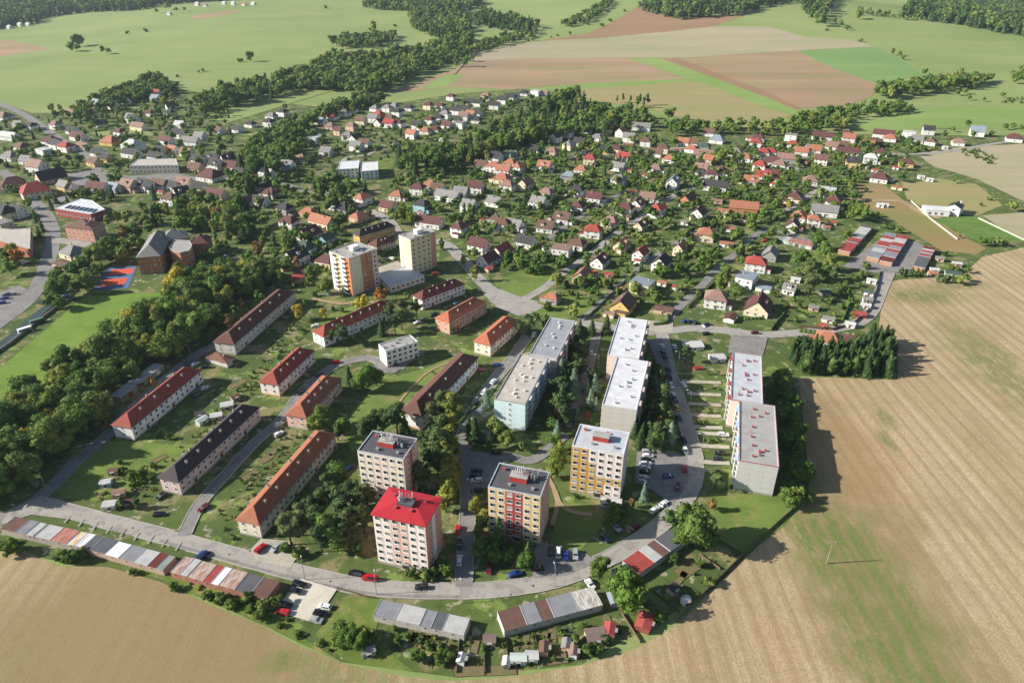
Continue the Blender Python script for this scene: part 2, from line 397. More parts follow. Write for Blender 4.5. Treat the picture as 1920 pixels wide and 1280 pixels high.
def strip(name, pix, width, mat, kerb=False, road=True, n=8):
    LAYER[0] += 1; L = LAYER[0]
    c = catmull([(lambda p: (p.x, p.y))(at(*p)) for p in pix], n)
    le, ri = [], []
    for i, p in enumerate(c):
        a = c[max(0, i-1)]; b = c[min(len(c)-1, i+1)]; dx, dy = b[0]-a[0], b[1]-a[1]; l = math.hypot(dx, dy) or 1
        wv = width/2*(1+.02*math.sin(i*1.7)); le.append((p[0]-dy/l*wv, p[1]+dx/l*wv)); ri.append((p[0]+dy/l*wv, p[1]-dx/l*wv))
    m = MB(); k = len(c)
    for q in le+ri: m.v.append((q[0], q[1], zt(*q)+lift(q[1], L)))
    for i in range(k-1): m.f.append((k+i, k+i+1, i+1, i)); m.m.append(0)
    o = m.build(name, mat); o['kind'] = 'structure'
    reg(le+ri[::-1], .004*L, road)
    if kerb: KERBS.append((le, ri, len(SURF)-1))
    return o

GRD = [(-420, 620), (-200, 330), (0, 192), (60, 212), (110, 212), (160, 190), (230, 165), (300, 148), (330, 165), (400, 180), (500, 190), (640, 205), (720, 196), (860, 176), (980, 166), (1060, 175), (1220, 228),
       (1320, 236), (1440, 240), (1620, 245), (1780, 240), (1920, 252), (2100, 262), (2200, 300), (2100, 480), (1690, 530), (1660, 600), (1690, 712), (1500, 705), (1520, 930), (1330, 1110),
       (1090, 1245), (860, 1270), (640, 1240), (380, 1120), (100, 1050), (-300, 960)]
sheet('garden_ground', GRD, m_garden)
# far fields
sheet('brown_field', [(0, 106), (-160, 118), (-160, 62), (0, 73), (50, 82), (95, 93), (40, 100)], m_brown)
sheet('brown_field', [(358, 31), (400, 24), (440, 19), (446, 24), (366, 38)], m_brown)
sheet('ploughed_field', [(724, 174), (800, 150), (848, 130), (900, 114), (960, 109), (1165, 107), (1292, 149), (1090, 157), (1000, 164), (960, 168), (840, 163), (770, 172)], m_brown)
sheet('green_crop_wedge', [(786, 167), (835, 141), (875, 139), (834, 163)], m_crop)
sheet('pale_field', [(868, 116), (880, 104), (960, 83), (1060, 73), (1120, 72), (1335, 58), (1440, 60), (1515, 72), (1595, 75), (1637, 88), (1495, 95), (1440, 98), (1275, 109), (1160, 108), (960, 110)], m_pale)
sheet('reddish_field', [(1010, 77), (1100, 64), (1165, 45), (1197, 41), (1265, 50), (1395, 53), (1335, 58), (1120, 72)], m_red)
sheet('ploughed_field', [(1272, 109), (1440, 98), (1495, 95), (1550, 124), (1652, 160), (1632, 182), (1590, 197), (1500, 205), (1440, 176)], m_brown)
sheet('green_crop_strip', [(1202, 111), (1239, 111), (1345, 149), (1440, 184), (1500, 206), (1488, 215), (1440, 203), (1287, 149)], m_crop)
sheet('reddish_strip', [(1239, 110), (1272, 109), (1440, 173), (1503, 204), (1494, 207), (1440, 184), (1345, 148)], m_red)
sheet('green_field', [(1497, 95), (1640, 89), (1690, 112), (1734, 142), (1672, 151), (1648, 159), (1560, 126)], m_meadow2)
sheet('tan_field', [(1060, 170), (1180, 160), (1290, 150), (1320, 157), (1440, 204), (1488, 216), (1440, 234), (1330, 230), (1250, 216), (1225, 205), (1120, 190)], m_tan)
sheet('green_strip', [(985, 169), (1090, 157), (1290, 148), (1308, 152), (1180, 161), (1060, 171)], m_crop)
sheet('stubble_field', [(1718, 288), (1800, 276), (1920, 270), (2300, 255), (2400, 330), (2300, 392), (1920, 378), (1830, 335), (1750, 312)], m_pale)
sheet('stubble_field', [(1842, 404), (1920, 398), (2250, 396), (2250, 462), (1924, 455), (1880, 430)], m_pale)
sheet('hill_meadow', [(1585, 240), (1640, 225), (1700, 206), (1800, 200), (1920, 200), (2100, 205), (2100, 256), (1920, 244), (1780, 238), (1660, 246)], m_crop)
sheet('dry_grass', [(1606, 345), (1650, 342), (1690, 372), (1720, 398), (1760, 414), (1800, 440), (1850, 466), (1830, 477), (1765, 470), (1700, 430), (1660, 404), (1620, 385)], m_drygrass)
sheet('house_lawn', [(1750, 412), (1800, 405), (1838, 407), (1880, 428), (1922, 452), (1832, 452), (1790, 430)], m_fresh)
sheet('meadow_plot', [(1690, 340), (1760, 335), (1830, 345), (1880, 385), (1830, 405), (1740, 395), (1700, 372)], m_tan)
sheet('strip_meadow', [(385, 218), (470, 192), (580, 165), (640, 166), (560, 190), (480, 215), (420, 232)], m_meadow)
# the big stubble field round the estate
FIELD = [(1690, 524), (1800, 519), (1842, 482), (1920, 464), (2250, 440), (2700, 700), (2900, 1500), (-500, 1500), (-420, 985), (-100, 1000), (0, 1016), (40, 1028), (110, 1062), (200, 1062), (300, 1090), (380, 1128), (480, 1168),
         (560, 1210), (650, 1245), (760, 1268), (850, 1276), (960, 1268), (1090, 1247), (1190, 1217), (1270, 1172), (1330, 1112), (1400, 1042), (1470, 986), (1524, 930), (1512, 850), (1497, 708), (1560, 708), (1684, 712), (1680, 650), (1644, 640), (1655, 560), (1672, 528)]
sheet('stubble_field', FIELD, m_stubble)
# lawns
sheet('football_pitch', [(157, 556), (305, 548), (205, 690), (0, 800), (-100, 830), (-110, 770), (0, 690), (60, 640)], m_pitch)
sheet('lawn', [(640, 795), (690, 735), (740, 706), (800, 690), (870, 660), (905, 670), (830, 735), (760, 770), (740, 800), (690, 830), (660, 850)], m_lawn)
sheet('lawn', [(90, 900), (140, 868), (190, 826), (260, 828), (360, 838), (330, 870), (300, 900), (180, 940), (120, 935)], m_lawn)
sheet('lawn', [(925, 530), (980, 505), (1040, 500), (1060, 520), (1030, 545), (985, 557), (950, 552)], m_lawn)
sheet('lawn', [(995, 585), (1025, 545), (1120, 560), (1110, 590), (1050, 600)], m_lawn)
sheet('lawn', [(1330, 925), (1440, 925), (1515, 930), (1470, 985), (1400, 1040), (1330, 1000)], m_lawn)
sheet('lawn', [(1040, 940), (1105, 945), (1130, 985), (1090, 1030), (1030, 1030), (1040, 980)], m_lawn)
sheet('lawn', [(590, 1190), (650, 1120), (720, 1120), (700, 1200), (780, 1260), (650, 1240)], m_rough)
sheet('lawn', [(590, 605), (640, 580), (700, 568), (735, 575), (620, 640)], m_lawn)
sheet('park_lawn', [(630, 315), (700, 305), (760, 285), (720, 330), (640, 350)], m_lawn)
sheet('rough_verge', [(110, 1045), (330, 1075), (500, 1120), (560, 1190), (640, 1240), (560, 1205), (480, 1163), (380, 1122), (300, 1085), (200, 1058)], m_rough)
# paved areas and roads
P = True
sheet('tennis_court', [(172, 546), (241, 540), (257, 499), (207, 499)], paint('court_blue', '#4a6484', .8), P)
mo = paint('court_orange', '#c4502e', .8)
sheet('court_marking', [(201, 516), (247, 513), (252, 503), (211, 506)], mo, P)
sheet('court_marking', [(184, 538), (233, 534), (240, 521), (197, 524)], mo, P)
strip('river_road', [(-60, 650), (0, 605), (40, 575), (70, 540), (90, 490), (100, 440), (85, 400), (60, 375), (30, 340), (0, 320)], 9, m_road2)
strip('town_road', [(-40, 175), (0, 196), (30, 208), (60, 225), (110, 260), (150, 285), (180, 305), (170, 340), (120, 370), (85, 395)], 9, m_road2)
sheet('town_square', [(95, 330), (170, 320), (240, 330), (330, 325), (380, 335), (350, 350), (240, 345), (150, 350)], m_road2, P)
strip('town_street', [(100, 450), (140, 455), (170, 460)], 8, m_road)
sheet('supermarket_car_park', [(-60, 600), (0, 548), (35, 535), (56, 545), (40, 575), (0, 605), (-40, 630)], m_road2, P)
strip('side_street', [(480, 350), (530, 345), (580, 360), (640, 365)], 6, m_road2)
strip('side_street', [(640, 350), (645, 300), (690, 290), (720, 272)], 5, m_road)
strip('estate_road', [(690, 395), (720, 408), (735, 420), (760, 450), (830, 455), (865, 485), (900, 525), (940, 560), (985, 580), (1010, 570)], 8, m_road)
sheet('junction', [(900, 525), (930, 540), (985, 560), (1010, 565), (995, 590), (970, 592), (930, 575), (905, 550)], m_road, P)
strip('hill_street', [(985, 560), (1020, 540), (1052, 515), (1085, 492), (1120, 467), (1160, 435), (1197, 412), (1217, 397), (1272, 362), (1300, 352)], 5.5, m_road)
strip('village_street', [(1025, 450), (1080, 412), (1135, 380), (1170, 358)], 4.5, m_road2)
strip('village_street', [(1085, 600), (1102, 590), (1140, 556), (1177, 522), (1225, 482), (1270, 455), (1310, 432)], 4, m_road2)
strip('village_street', [(1255, 600), (1262, 587), (1310, 542), (1350, 500), (1380, 475), (1410, 445), (1440, 430)], 5, m_road2)
strip('village_street', [(1440, 430), (1500, 445), (1540, 462)], 5, m_road2)
strip('upper_street', [(1130, 290), (1200, 285), (1290, 278), (1370, 290), (1440, 300), (1500, 320), (1530, 350), (1500, 380), (1460, 400)], 5, m_road)
strip('field_lane', [(1920, 262), (1850, 272), (1780, 284), (1700, 290), (1640, 288), (1560, 290), (1500, 296)], 5, m_road)
strip('gravel_drive', [(1760, 410), (1720, 395), (1690, 378), (1640, 376), (1560, 370)], 5, m_path)
strip('farm_track', [(905, 110), (870, 125), (850, 140), (890, 100), (930, 88)][2:], 5, m_path)
strip('estate_road', [(1085, 603), (1130, 612), (1180, 622), (1240, 622), (1300, 616), (1360, 620), (1430, 628), (1520, 622), (1590, 612), (1630, 590), (1652, 545), (1668, 508)], 6.5, m_road, True)
sheet('garage_yard', [(1580, 500), (1655, 445), (1720, 455), (1740, 465), (1705, 512), (1640, 512)], m_road2, P)
strip('main_road', [(60, 938), (150, 964), (300, 1003), (420, 1036), (560, 1074), (700, 1102), (860, 1108), (960, 1102), (1050, 1085), (1130, 1052), (1200, 1012), (1262, 962), (1298, 910), (1303, 860), (1288, 800), (1268, 735), (1254, 690), (1244, 640), (1240, 622)], 6.2, m_road, True)
strip('road_shoulder', [(300, 1014), (420, 1048), (560, 1086), (700, 1114), (860, 1120)], 1.3, m_road2)
strip('wood_road', [(450, 620), (400, 650), (370, 665), (300, 720), (240, 775), (195, 822), (150, 860), (95, 915), (40, 955), (-40, 985)], 6, m_road2)
sheet('road_mouth', [(20, 955), (80, 930), (150, 955), (140, 975), (60, 965), (0, 985)], m_road, P)
strip('estate_street', [(345, 1005), (372, 950), (420, 893), (480, 828), (525, 790), (560, 742), (600, 705), (640, 682), (690, 672), (720, 682), (760, 690)], 4.6, m_road2, True)
strip('estate_street', [(870, 1100), (872, 1040), (876, 980), (877, 920), (872, 860), (868, 820), (885, 775), (925, 715), (950, 685), (965, 665), (990, 630)], 5.4, m_road2, True)
sheet('parking_court', [(870, 845), (940, 852), (960, 862), (930, 880), (912, 915), (884, 920), (876, 880)], m_road2, P)
strip('estate_street', [(1060, 800), (1072, 775), (1085, 740), (1100, 700), (1112, 660), (1120, 620)], 4.6, m_road2)
strip('estate_street', [(880, 860), (940, 853), (1000, 862), (1060, 815)], 4.5, m_road2)
sheet('parking_court', [(1195, 838), (1230, 838), (1285, 855), (1292, 900), (1262, 950), (1225, 920), (1190, 905)], m_road2, P)
sheet('parking_court', [(1010, 1012), (1040, 1025), (1100, 1038), (1120, 1055), (1060, 1080), (1000, 1085), (995, 1050)], m_road2, P)
sheet('gravel_car_park', [(530, 1125), (565, 1085), (632, 1105), (590, 1168), (535, 1152)], m_gravel, P)
sheet('yard', [(470, 1030), (490, 1010), (545, 1015), (560, 1040), (545, 1065), (480, 1050)], m_yard, P)
sheet('yard', [(1370, 630), (1440, 632), (1430, 668), (1365, 662)], m_road2, P)
sheet('yard', [(1215, 640), (1240, 632), (1262, 700), (1240, 700)], m_road2, P)
sheet('flats_yard', [(700, 505), (745, 490), (760, 500), (740, 515), (708, 512)], m_yard, P)
sheet('block_apron', [(1165, 598), (1262, 605), (1262, 625), (1165, 622)], m_yard, P)
sheet('pavement', [(700, 686), (785, 655), (800, 660), (740, 700), (715, 700)], m_road2, P)
strip('foot_path', [(1040, 920), (1050, 945), (1075, 960), (1110, 965)], 2, m_path)
strip('foot_path', [(1035, 985), (1045, 940), (1030, 900), (1010, 880)], 1.6, m_path)
strip('foot_path', [(585, 560), (640, 570), (670, 566), (735, 568)], 2.5, m_path)
strip('foot_path', [(740, 770), (760, 740), (800, 700), (840, 680)], 1.0, m_path)
for i, (yy, xa, xb) in enumerate(((715, 1278, 1352), (738, 1288, 1352), (757, 1290, 1352), (778, 1293, 1352), (800, 1300, 1355), (812, 1305, 1368), (836, 1312, 1368), (866, 1310, 1368))):
    strip('foot_path', [(xa, yy), ((xa+xb)/2, yy+2), (xb, yy+3)], 2.4, m_yard, n=2)
for a, b in (((1380, 1162), (1480, 1195)),):
    pass
for i in range(9):
    x = 120+i*26; strip('wheel_track', [(x+12, 968+i*6.2), (x+1, 981+i*6.5)], .6, m_road, n=2)
def kerbs():
    for le, ri, idx in KERBS:
        for side in (le, ri):
            run = []
            for p in side+[None]:
                ok = p is not None and not any(k != idx and rd and bb[0] <= p[0] <= bb[1] and bb[2] <= p[1] <= bb[3] and inside(q, *p) for k, (q, z, rd, bb) in enumerate(SURF))
                if ok: run.append(p); continue
                if len(run) > 2:
                    m = MB(); k = len(run)
                    for i, q in enumerate(run):
                        a = run[max(0, i-1)]; b = run[min(k-1, i+1)]; dx, dy = b[0]-a[0], b[1]-a[1]; l = math.hypot(dx, dy) or 1
                        nx, ny = -dy/l*.16, dx/l*.16; zz = SURF[idx][1]
                        m.v += [(q[0]-nx, q[1]-ny, 0), (q[0]-nx, q[1]-ny, zz+.11), (q[0]+nx, q[1]+ny, zz+.11), (q[0]+nx, q[1]+ny, 0)]
                    for i in range(k-1):
                        for j in range(3): m.f.append((4*i+j, 4*i+j+1, 4*i+4+j+1, 4*i+4+j)); m.m.append(0)
                    o = m.build('kerb', m_kerb); o['kind'] = 'structure'
                run = []
kerbs()

# ------------------------------------------------------------------ shared building pieces
OCC = []      # occupied circles x, y, r
def win_mesh(wd, ht, sash=True):
    def f():
        m = MB(); t = .09
        m.box(0, -.03, 0, wd, .07, t); m.box(0, -.03, ht-t, wd, .07, t)
        m.box(-wd/2+t/2, -.03, t, t, .066, ht-2*t); m.box(wd/2-t/2, -.03, t, t, .066, ht-2*t)
        if sash and wd > .9: m.box(wd*.17, -.03, t, .07, .062, ht-2*t)
        m.box(0, -.09, -.1, wd+.16, .2, .08)
        m.poly([(-wd/2, -.018, t*.5), (wd/2, -.018, t*.5), (wd/2, -.018, ht-t*.5), (-wd/2, -.018, ht-t*.5)], 1)
        return m.mesh('window', [white, glass])
    return cached(('win', round(wd, 2), round(ht, 2), sash), f)
SIDES = {'f': (0, -1, 0.0), 'b': (0, 1, math.pi), 'l': (-1, 0, -math.pi/2), 'r': (1, 0, math.pi/2)}
def side_pt(side, L, W, u, off=0.0):
    """u runs left to right seen from outside"""
    if side == 'f': return (u, -W/2-off)
    if side == 'b': return (-u, W/2+off)
    if side == 'l': return (-L/2-off, -u)
    return (L/2+off, u)
def put_window(parent, side, L, W, u, z, me, off=0.004, name='window'):
    x, y = side_pt(side, L, W, u, off)
    return inst(name, me, parent, (x, y, z), SIDES[side][2])
def door(parent, side, L, W, u, wd=1.1, ht=2.1, mat=None):
    def f():
        m = MB(); m.box(0, -.04, 0, wd, .08, ht); m.box(0, -.35, -.02, wd+.5, .7, .12, 1); m.box(0, -.4, ht+.12, wd+.6, .85, .1, 1)
        return m.mesh('door', [mat or doorm, concrete])
    x, y = side_pt(side, L, W, u, .004); return inst('door', cached(('door', wd, ht, mat), f), parent, (x, y, .05), SIDES[side][2])
def chimney_mesh(h=1.4, wdt=.7, mat=None):
    def f():
        m = MB(); m.box(0, 0, -.8, wdt, wdt*.75, h+.8); m.box(0, 0, h, wdt+.16, wdt*.75+.16, .12); m.box(0, 0, h+.12, wdt*.55, wdt*.4, .16, 1)
        return m.mesh('chimney', [mat or chim, darkmetal])
    return cached(('chim', h, wdt, mat), f)
def frame(p0, p1, p2, H):
    """rectangle from three corners seen at height H: p0 common corner, p1 along the length, p2 across"""
    a, b, c = at(*p0, H), at(*p1, H), at(*p2, H)
    for v in (a, b, c): v.z = 0
    u = (b-a); L = u.length; u.normalize(); n = Vector((-u.y, u.x, 0)); wv = (c-a).dot(n)
    ctr = a+u*(L/2)+n*(wv/2)
    # local +x along u, local -y outward at p0 side
    rz = math.atan2(u.y, u.x); W = abs(wv)
    if wv < 0: rz += math.pi
    return ctr, L, W, rz

# ------------------------------------------------------------------ blocks of flats
def flat_roof_parts(root, L, W, H, deckm, edgem, ph=.55):
    m = MB(); m.box(0, 0, H-.05, L-.5, W-.5, .15); m.build('roof_deck', deckm, root)
    if edgem is red_trim:
        m = MB(); m.box(0, -W/2-.06, H+.2, L+.3, .14, .3); m.box(0, W/2+.06, H+.2, L+.3, .14, .3); m.box(-L/2-.06, 0, H+.2, .14, W, .3); m.box(L/2+.06, 0, H+.2, .14, W, .3); m.build('roof_edging', red_trim, root); edgem = deck_pale
    m = MB()
    m.box(0, -W/2+.12, H-.1, L+.12, .3, ph); m.box(0, W/2-.12, H-.1, L+.12, .3, ph)
    m.box(-L/2+.12, 0, H-.1, .3, W-.54, ph-.004); m.box(L/2-.12, 0, H-.1, .3, W-.54, ph-.004)
    m.build('parapet', edgem, root)
def panel_mesh(pw, ph, mat):
    def f():
        m = MB(); m.box(0, .02, .02, pw-.05, .14, ph-.04); return m.mesh('wall_panel', [mat])
    return cached(('panel', round(pw, 2), round(ph, 2), mat.name), f)
def facade(root, side, L, W, H, cols, rows, z0, colour, win, wpos=None):
    span = L if side in 'fb' else W; pw = span/cols; ph = (H-z0)/rows
    for r in range(rows):
        for c in range(cols):
            u = -span/2+pw*(c+.5); x, y = side_pt(side, L, W, u, 0)
            p = inst('wall_panel', panel_mesh(pw, ph, colour(c, r)), root, (x, y, z0+r*ph), SIDES[side][2])
            wd = win(c, r)
            if wd: inst('window', win_mesh(wd[0], wd[1]), p, (wd[2] if len(wd) > 2 else 0, -.054, ph-.45-wd[1]), 0)
def core(root, L, W, H, mat, base=None, z0=0.0):
    m = MB(); m.box(0, 0, -.4, L-.16, W-.16, H+.3); m.build('core', mat, root)
    if base: m = MB(); m.box(0, 0, -.3, L+.02, W+.02, z0+.28); m.build('plinth', base, root)
def roof_vent(kind, key):
    def f():
        m = MB()
        if kind == 'hood': m.box(0, 0, 0, .9, .7, .7); m.box(0, 0, .7, 1.1, .9, .12)
        elif kind == 'box': m.box(0, 0, 0, 1.4, .9, .8); m.box(0, 0, .8, 1.6, 1.1, .1)
        elif kind == 'pipe': m.tube((0, 0, 0), (0, 0, 1.1), .12, .12); m.tube((0, 0, 1.1), (0, 0, 1.2), .2, .2)
        return m.mesh('roof_vent', [key])
    return cached(('vent', kind, key.name), f)
wallc = {k: plaster('panel_'+k, h) for k, h in dict(cream='#dfd5be', ochre='#c99e55', pinkwhite='#e9d9d0', rose='#d9b3a3', salmon='#d29a80', red='#ae4e48', tan='#dcc192', orange='#bd7d4c',
    lemon='#e2d0a0', paleblue='#cfe0e0', paleblue2='#b4d4e6', offwhite='#e8e5de', greybeige='#cbc3b9', pinkgrey='#d0b8b0', grey='#c2c0bc', lightpink='#e6cfc0', terracotta='#b3654c', mint='#d6ebec').items()}
deck_dark = flatroof('roof_felt_dark', '#56565a'); deck_grey = flatroof('roof_felt_grey', '#a3a09b'); deck_white = flatroof('roof_white_coat', '#d2d2d3', .22)
deck_beige = flatroof('roof_felt_beige', '#b9b0a6'); deck_pale = flatroof('roof_pale_coat', '#b9bcc0'); deck_mid = flatroof('roof_felt_mid', '#96989b')
red_trim = paint('red_trim', '#a04844', .7); red_sheet = tiles('red_roof_sheet', '#bf2c38', .2, True)
brickred = plaster('red_render', '#a83e34')
def antennas(root, z, x0, y0, seed):
    r = random.Random(seed)
    for i in range(9):
        m = MB(); h = r.uniform(1.8, 3.6); m.tube((0, 0, 0), (0, 0, h), .06, .05, 5)
        m.box(.0, -.16, h*.45, .3, .16, h*.5, 1)
        if i % 3 == 0: m.box(.35, 0, h*.3, .5, .12, .5, 1)
        m.build('antenna', [metal, white], root, (x0+r.uniform(-2.6, 2.6), y0+r.uniform(-1.6, 1.6), z), r.uniform(0, 6))
def tower(label, LF, FR, BR, H, rows, cols, colf, colr, deckm, edgem, head='penthouse', headm=None, side_cols=5, colside=None, ant=True, hiproof=False, seed=1, winw=1.75, opp='l'):
    a, b, c = (at(*p, H) for p in (LF, FR, BR))
    for v in (a, b, c): v.z = 0
    u = (b-a); L = u.length; u.normalize(); n = Vector((-u.y, u.x, 0)); W = (c-b).dot(n)
    ctr = a+u*(L/2)+n*(W/2); root = empty('apartment_tower', (ctr.x, ctr.y, 0), math.atan2(u.y, u.x))
    tag(root, label, 'apartment block'); OCC.append((ctr.x, ctr.y, max(L, W)*.62))
    z0 = 1.0; core(root, L, W, H, wallc['cream'] if colside is None else colside, concrete, z0)
    facade(root, 'f', L, W, H, cols, rows, z0, colf, lambda c, r: (winw, 1.45))
    facade(root, 'r', L, W, H, side_cols, rows, z0, colr, lambda c, r: (1.2, 1.35) if c in (1, side_cols-2) else None)
    facade(root, 'l', L, W, H, side_cols, rows, z0, colr, lambda c, r: (1.2, 1.35) if c in (1, side_cols-2) else None)
    facade(root, 'b', L, W, H, cols, rows, z0, colf, lambda c, r: (winw, 1.45))
    door(root, 'f', L, W, L*.05, 2.2, 2.4, darkmetal)
    if hiproof:
        m = MB(); m.hip(L, W, H+.3, 1.25, .6, .3, 0, L*.36); rf = m.build('roof', red_sheet, root)
        m = MB(); m.box(0, 0, H+.8, 5.2, 3.0, 1.5); m.build('lift_housing', [deck_dark], root)
        antennas(root, H+2.3, 0, 0, seed)
        for i in range(5):
            inst('roof_vent', roof_vent('hood', red_trim), root, (-L*.3+i*L*.15, -W*.22 if i % 2 else W*.2, H+.9))
    else:
        flat_roof_parts(root, L, W, H, deckm, edgem)
        m = MB(); m.box(0, 0, H+.08, 5.6, 3.0, 2.0); m.box(0, 0, H+2.08, 5.9, 3.3, .18, 1); ph = m.build('lift_housing', [headm or brickred, deck_grey], root)
        if ant: antennas(root, H+2.2, 0, 0, seed); antennas(root, H+.1, 3.5, 1, seed+5)
        else:
            m = MB(); m.tube((0, 0, 0), (0, 0, 4), .05, .03, 5); m.build('antenna', metal, root, (-2, 1, H+2.2))
        for i in range(4): inst('roof_vent', roof_vent('hood', metal if i % 2 else red_trim), root, (-L*.35+i*L*.22, W*.28*(-1)**i, H+.1))
    return root
tower('cream eight-storey tower with dark flat roof and red antenna housing, behind the red-roofed tower', T(1, 2, 760, 825), T(1, 2, 1105, 890), T(1, 2, 1225, 735), 20.5, 7, 6,
      lambda c, r: wallc['cream'] if c in (0, 1, 4, 5) else wallc['lightpink'], lambda c, r: wallc['rose'] if c not in (2,) else wallc['terracotta'], deck_dark, deck_pale, colside=wallc['rose'], seed=3)
tower('pale pink eight-storey tower with bright red hipped metal roof beside the main road', T(1, 3, 875, 14), T(1, 3, 1268, 100), T(1, 2, 1378, 1180), 20.5, 7, 6,
      lambda c, r: wallc['rose'] if c in (2, 3) else wallc['pinkwhite'], lambda c, r: wallc['salmon'] if c != 2 else wallc['pinkwhite'], deck_dark, deck_pale, hiproof=True, colside=wallc['salmon'], seed=4)
tower('tan tower with a red central stripe and dark roof crowded with antennas', T(1, 2, 1740, 1095), T(2, 2, 215, 1170), T(2, 2, 293, 985), 20.5, 7, 6,
      lambda c, r: wallc['red'] if c in (2, 3) else wallc['tan'], lambda c, r: wallc['salmon'], deck_dark, deck_pale, colside=wallc['salmon'], seed=6)
tower('ochre and white chequered tower with pale flat roof and red roof housing', T(2, 2, 450, 785), T(2, 2, 838, 855), T(2, 2, 882, 688), 20.5, 7, 6,
      lambda c, r: wallc['ochre'] if (c < 2 or (c < 4 and r < 5) and c != 3 or (r in (2,) and c < 6) or (c == 3 and r < 3)) else wallc['pinkwhite'], lambda c, r: wallc['pinkgrey'], deck_pale, deck_white, colside=wallc['pinkgrey'], ant=False, seed=8)
# two towers near the pavilion: the visible corner faces the camera
def corner_tower(label, Lc, F, Rc, H, rows, cf, cr, colf, colr, winf, winr, deckm, balc=False):
    a, b, c = (at(*p, H) for p in (Lc, F, Rc))
    for v in (a, b, c): v.z = 0
    u = (c-b); L = u.length; u.normalize(); n = Vector((-u.y, u.x, 0)); W = (a-b).dot(n)
    ctr = b+u*(L/2)+n*(W/2); root = empty('apartment_tower', (ctr.x, ctr.y, 0), math.atan2(u.y, u.x))
    tag(root, label, 'apartment block'); OCC.append((ctr.x, ctr.y, max(L, W)*.62))
    z0 = .8; core(root, L, W, H, wallc['cream'], concrete, z0)
    facade(root, 'f', L, W, H, cr, rows, z0, colr, winr); facade(root, 'l', L, W, H, cf, rows, z0, colf, winf)
    facade(root, 'r', L, W, H, cf, rows, z0, colf, lambda c, r: None); facade(root, 'b', L, W, H, cr, rows, z0, colr, winr)
    flat_roof_parts(root, L, W, H, deckm, deckm)
    m = MB(); m.box(L*.05, 0, H+.08, 4.5, 3.5, 2.4); m.box(L*.05, 0, H+2.48, 4.8, 3.8, .2); m.build('lift_housing', [wallc['offwhite']], root)
    if balc:
        for r in range(rows):
            ph = (H-z0)/rows
            for u_ in (-W*.24, W*.22):
                m = MB(); m.box(0, -.65, 0, W*.26, 1.1, .12); m.box(0, -1.18, .12, W*.26, .06, .95); m.box(0, -.2, .9, W*.2, .1, 1.3, 1)
                x, y = side_pt('l', L, W, u_, .06); me = cached(('balc', label), lambda: m.mesh('balcony', [wallc['offwhite'], glass]))
                inst('balcony', me, root, (x, y, z0+r*ph+.1), SIDES['l'][2])
    for i in range(5): inst('roof_vent', roof_vent('hood', metal), root, (-L*.4+i*L*.17, W*.3*(-1)**i, H+.1))
    return root
corner_tower('orange and cream tower with balconies and pale roof beside the flat pavilion', T(1, 1, 572, 598), T(1, 1, 697, 665), T(1, 1, 905, 590), 22.6, 8, 4, 5,
    lambda c, r: wallc['tan'] if c in (1,) else wallc['offwhite'] if c < 3 else wallc['orange'], lambda c, r: wallc['cream'] if c < 2 else wallc['orange'] if c == 2 or c == 3 else wallc['lightpink'],
    lambda c, r: None, lambda c, r: (1.5, 1.4) if c >= 2 else None, deck_grey, True)
corner_tower('lemon yellow tower with salmon end wall behind the flat pavilion', T(1, 1, 1050, 490), T(1, 1, 1158, 520), T(1, 1, 1345, 460), 22.6, 8, 4, 5,
    lambda c, r: wallc['lemon'] if c % 2 else wallc['cream'], lambda c, r: wallc['lemon'] if c < 4 else wallc['salmon'],
    lambda c, r: None, lambda c, r: (1.4, 1.4) if c in (0, 1, 2, 3) else None, deck_grey)

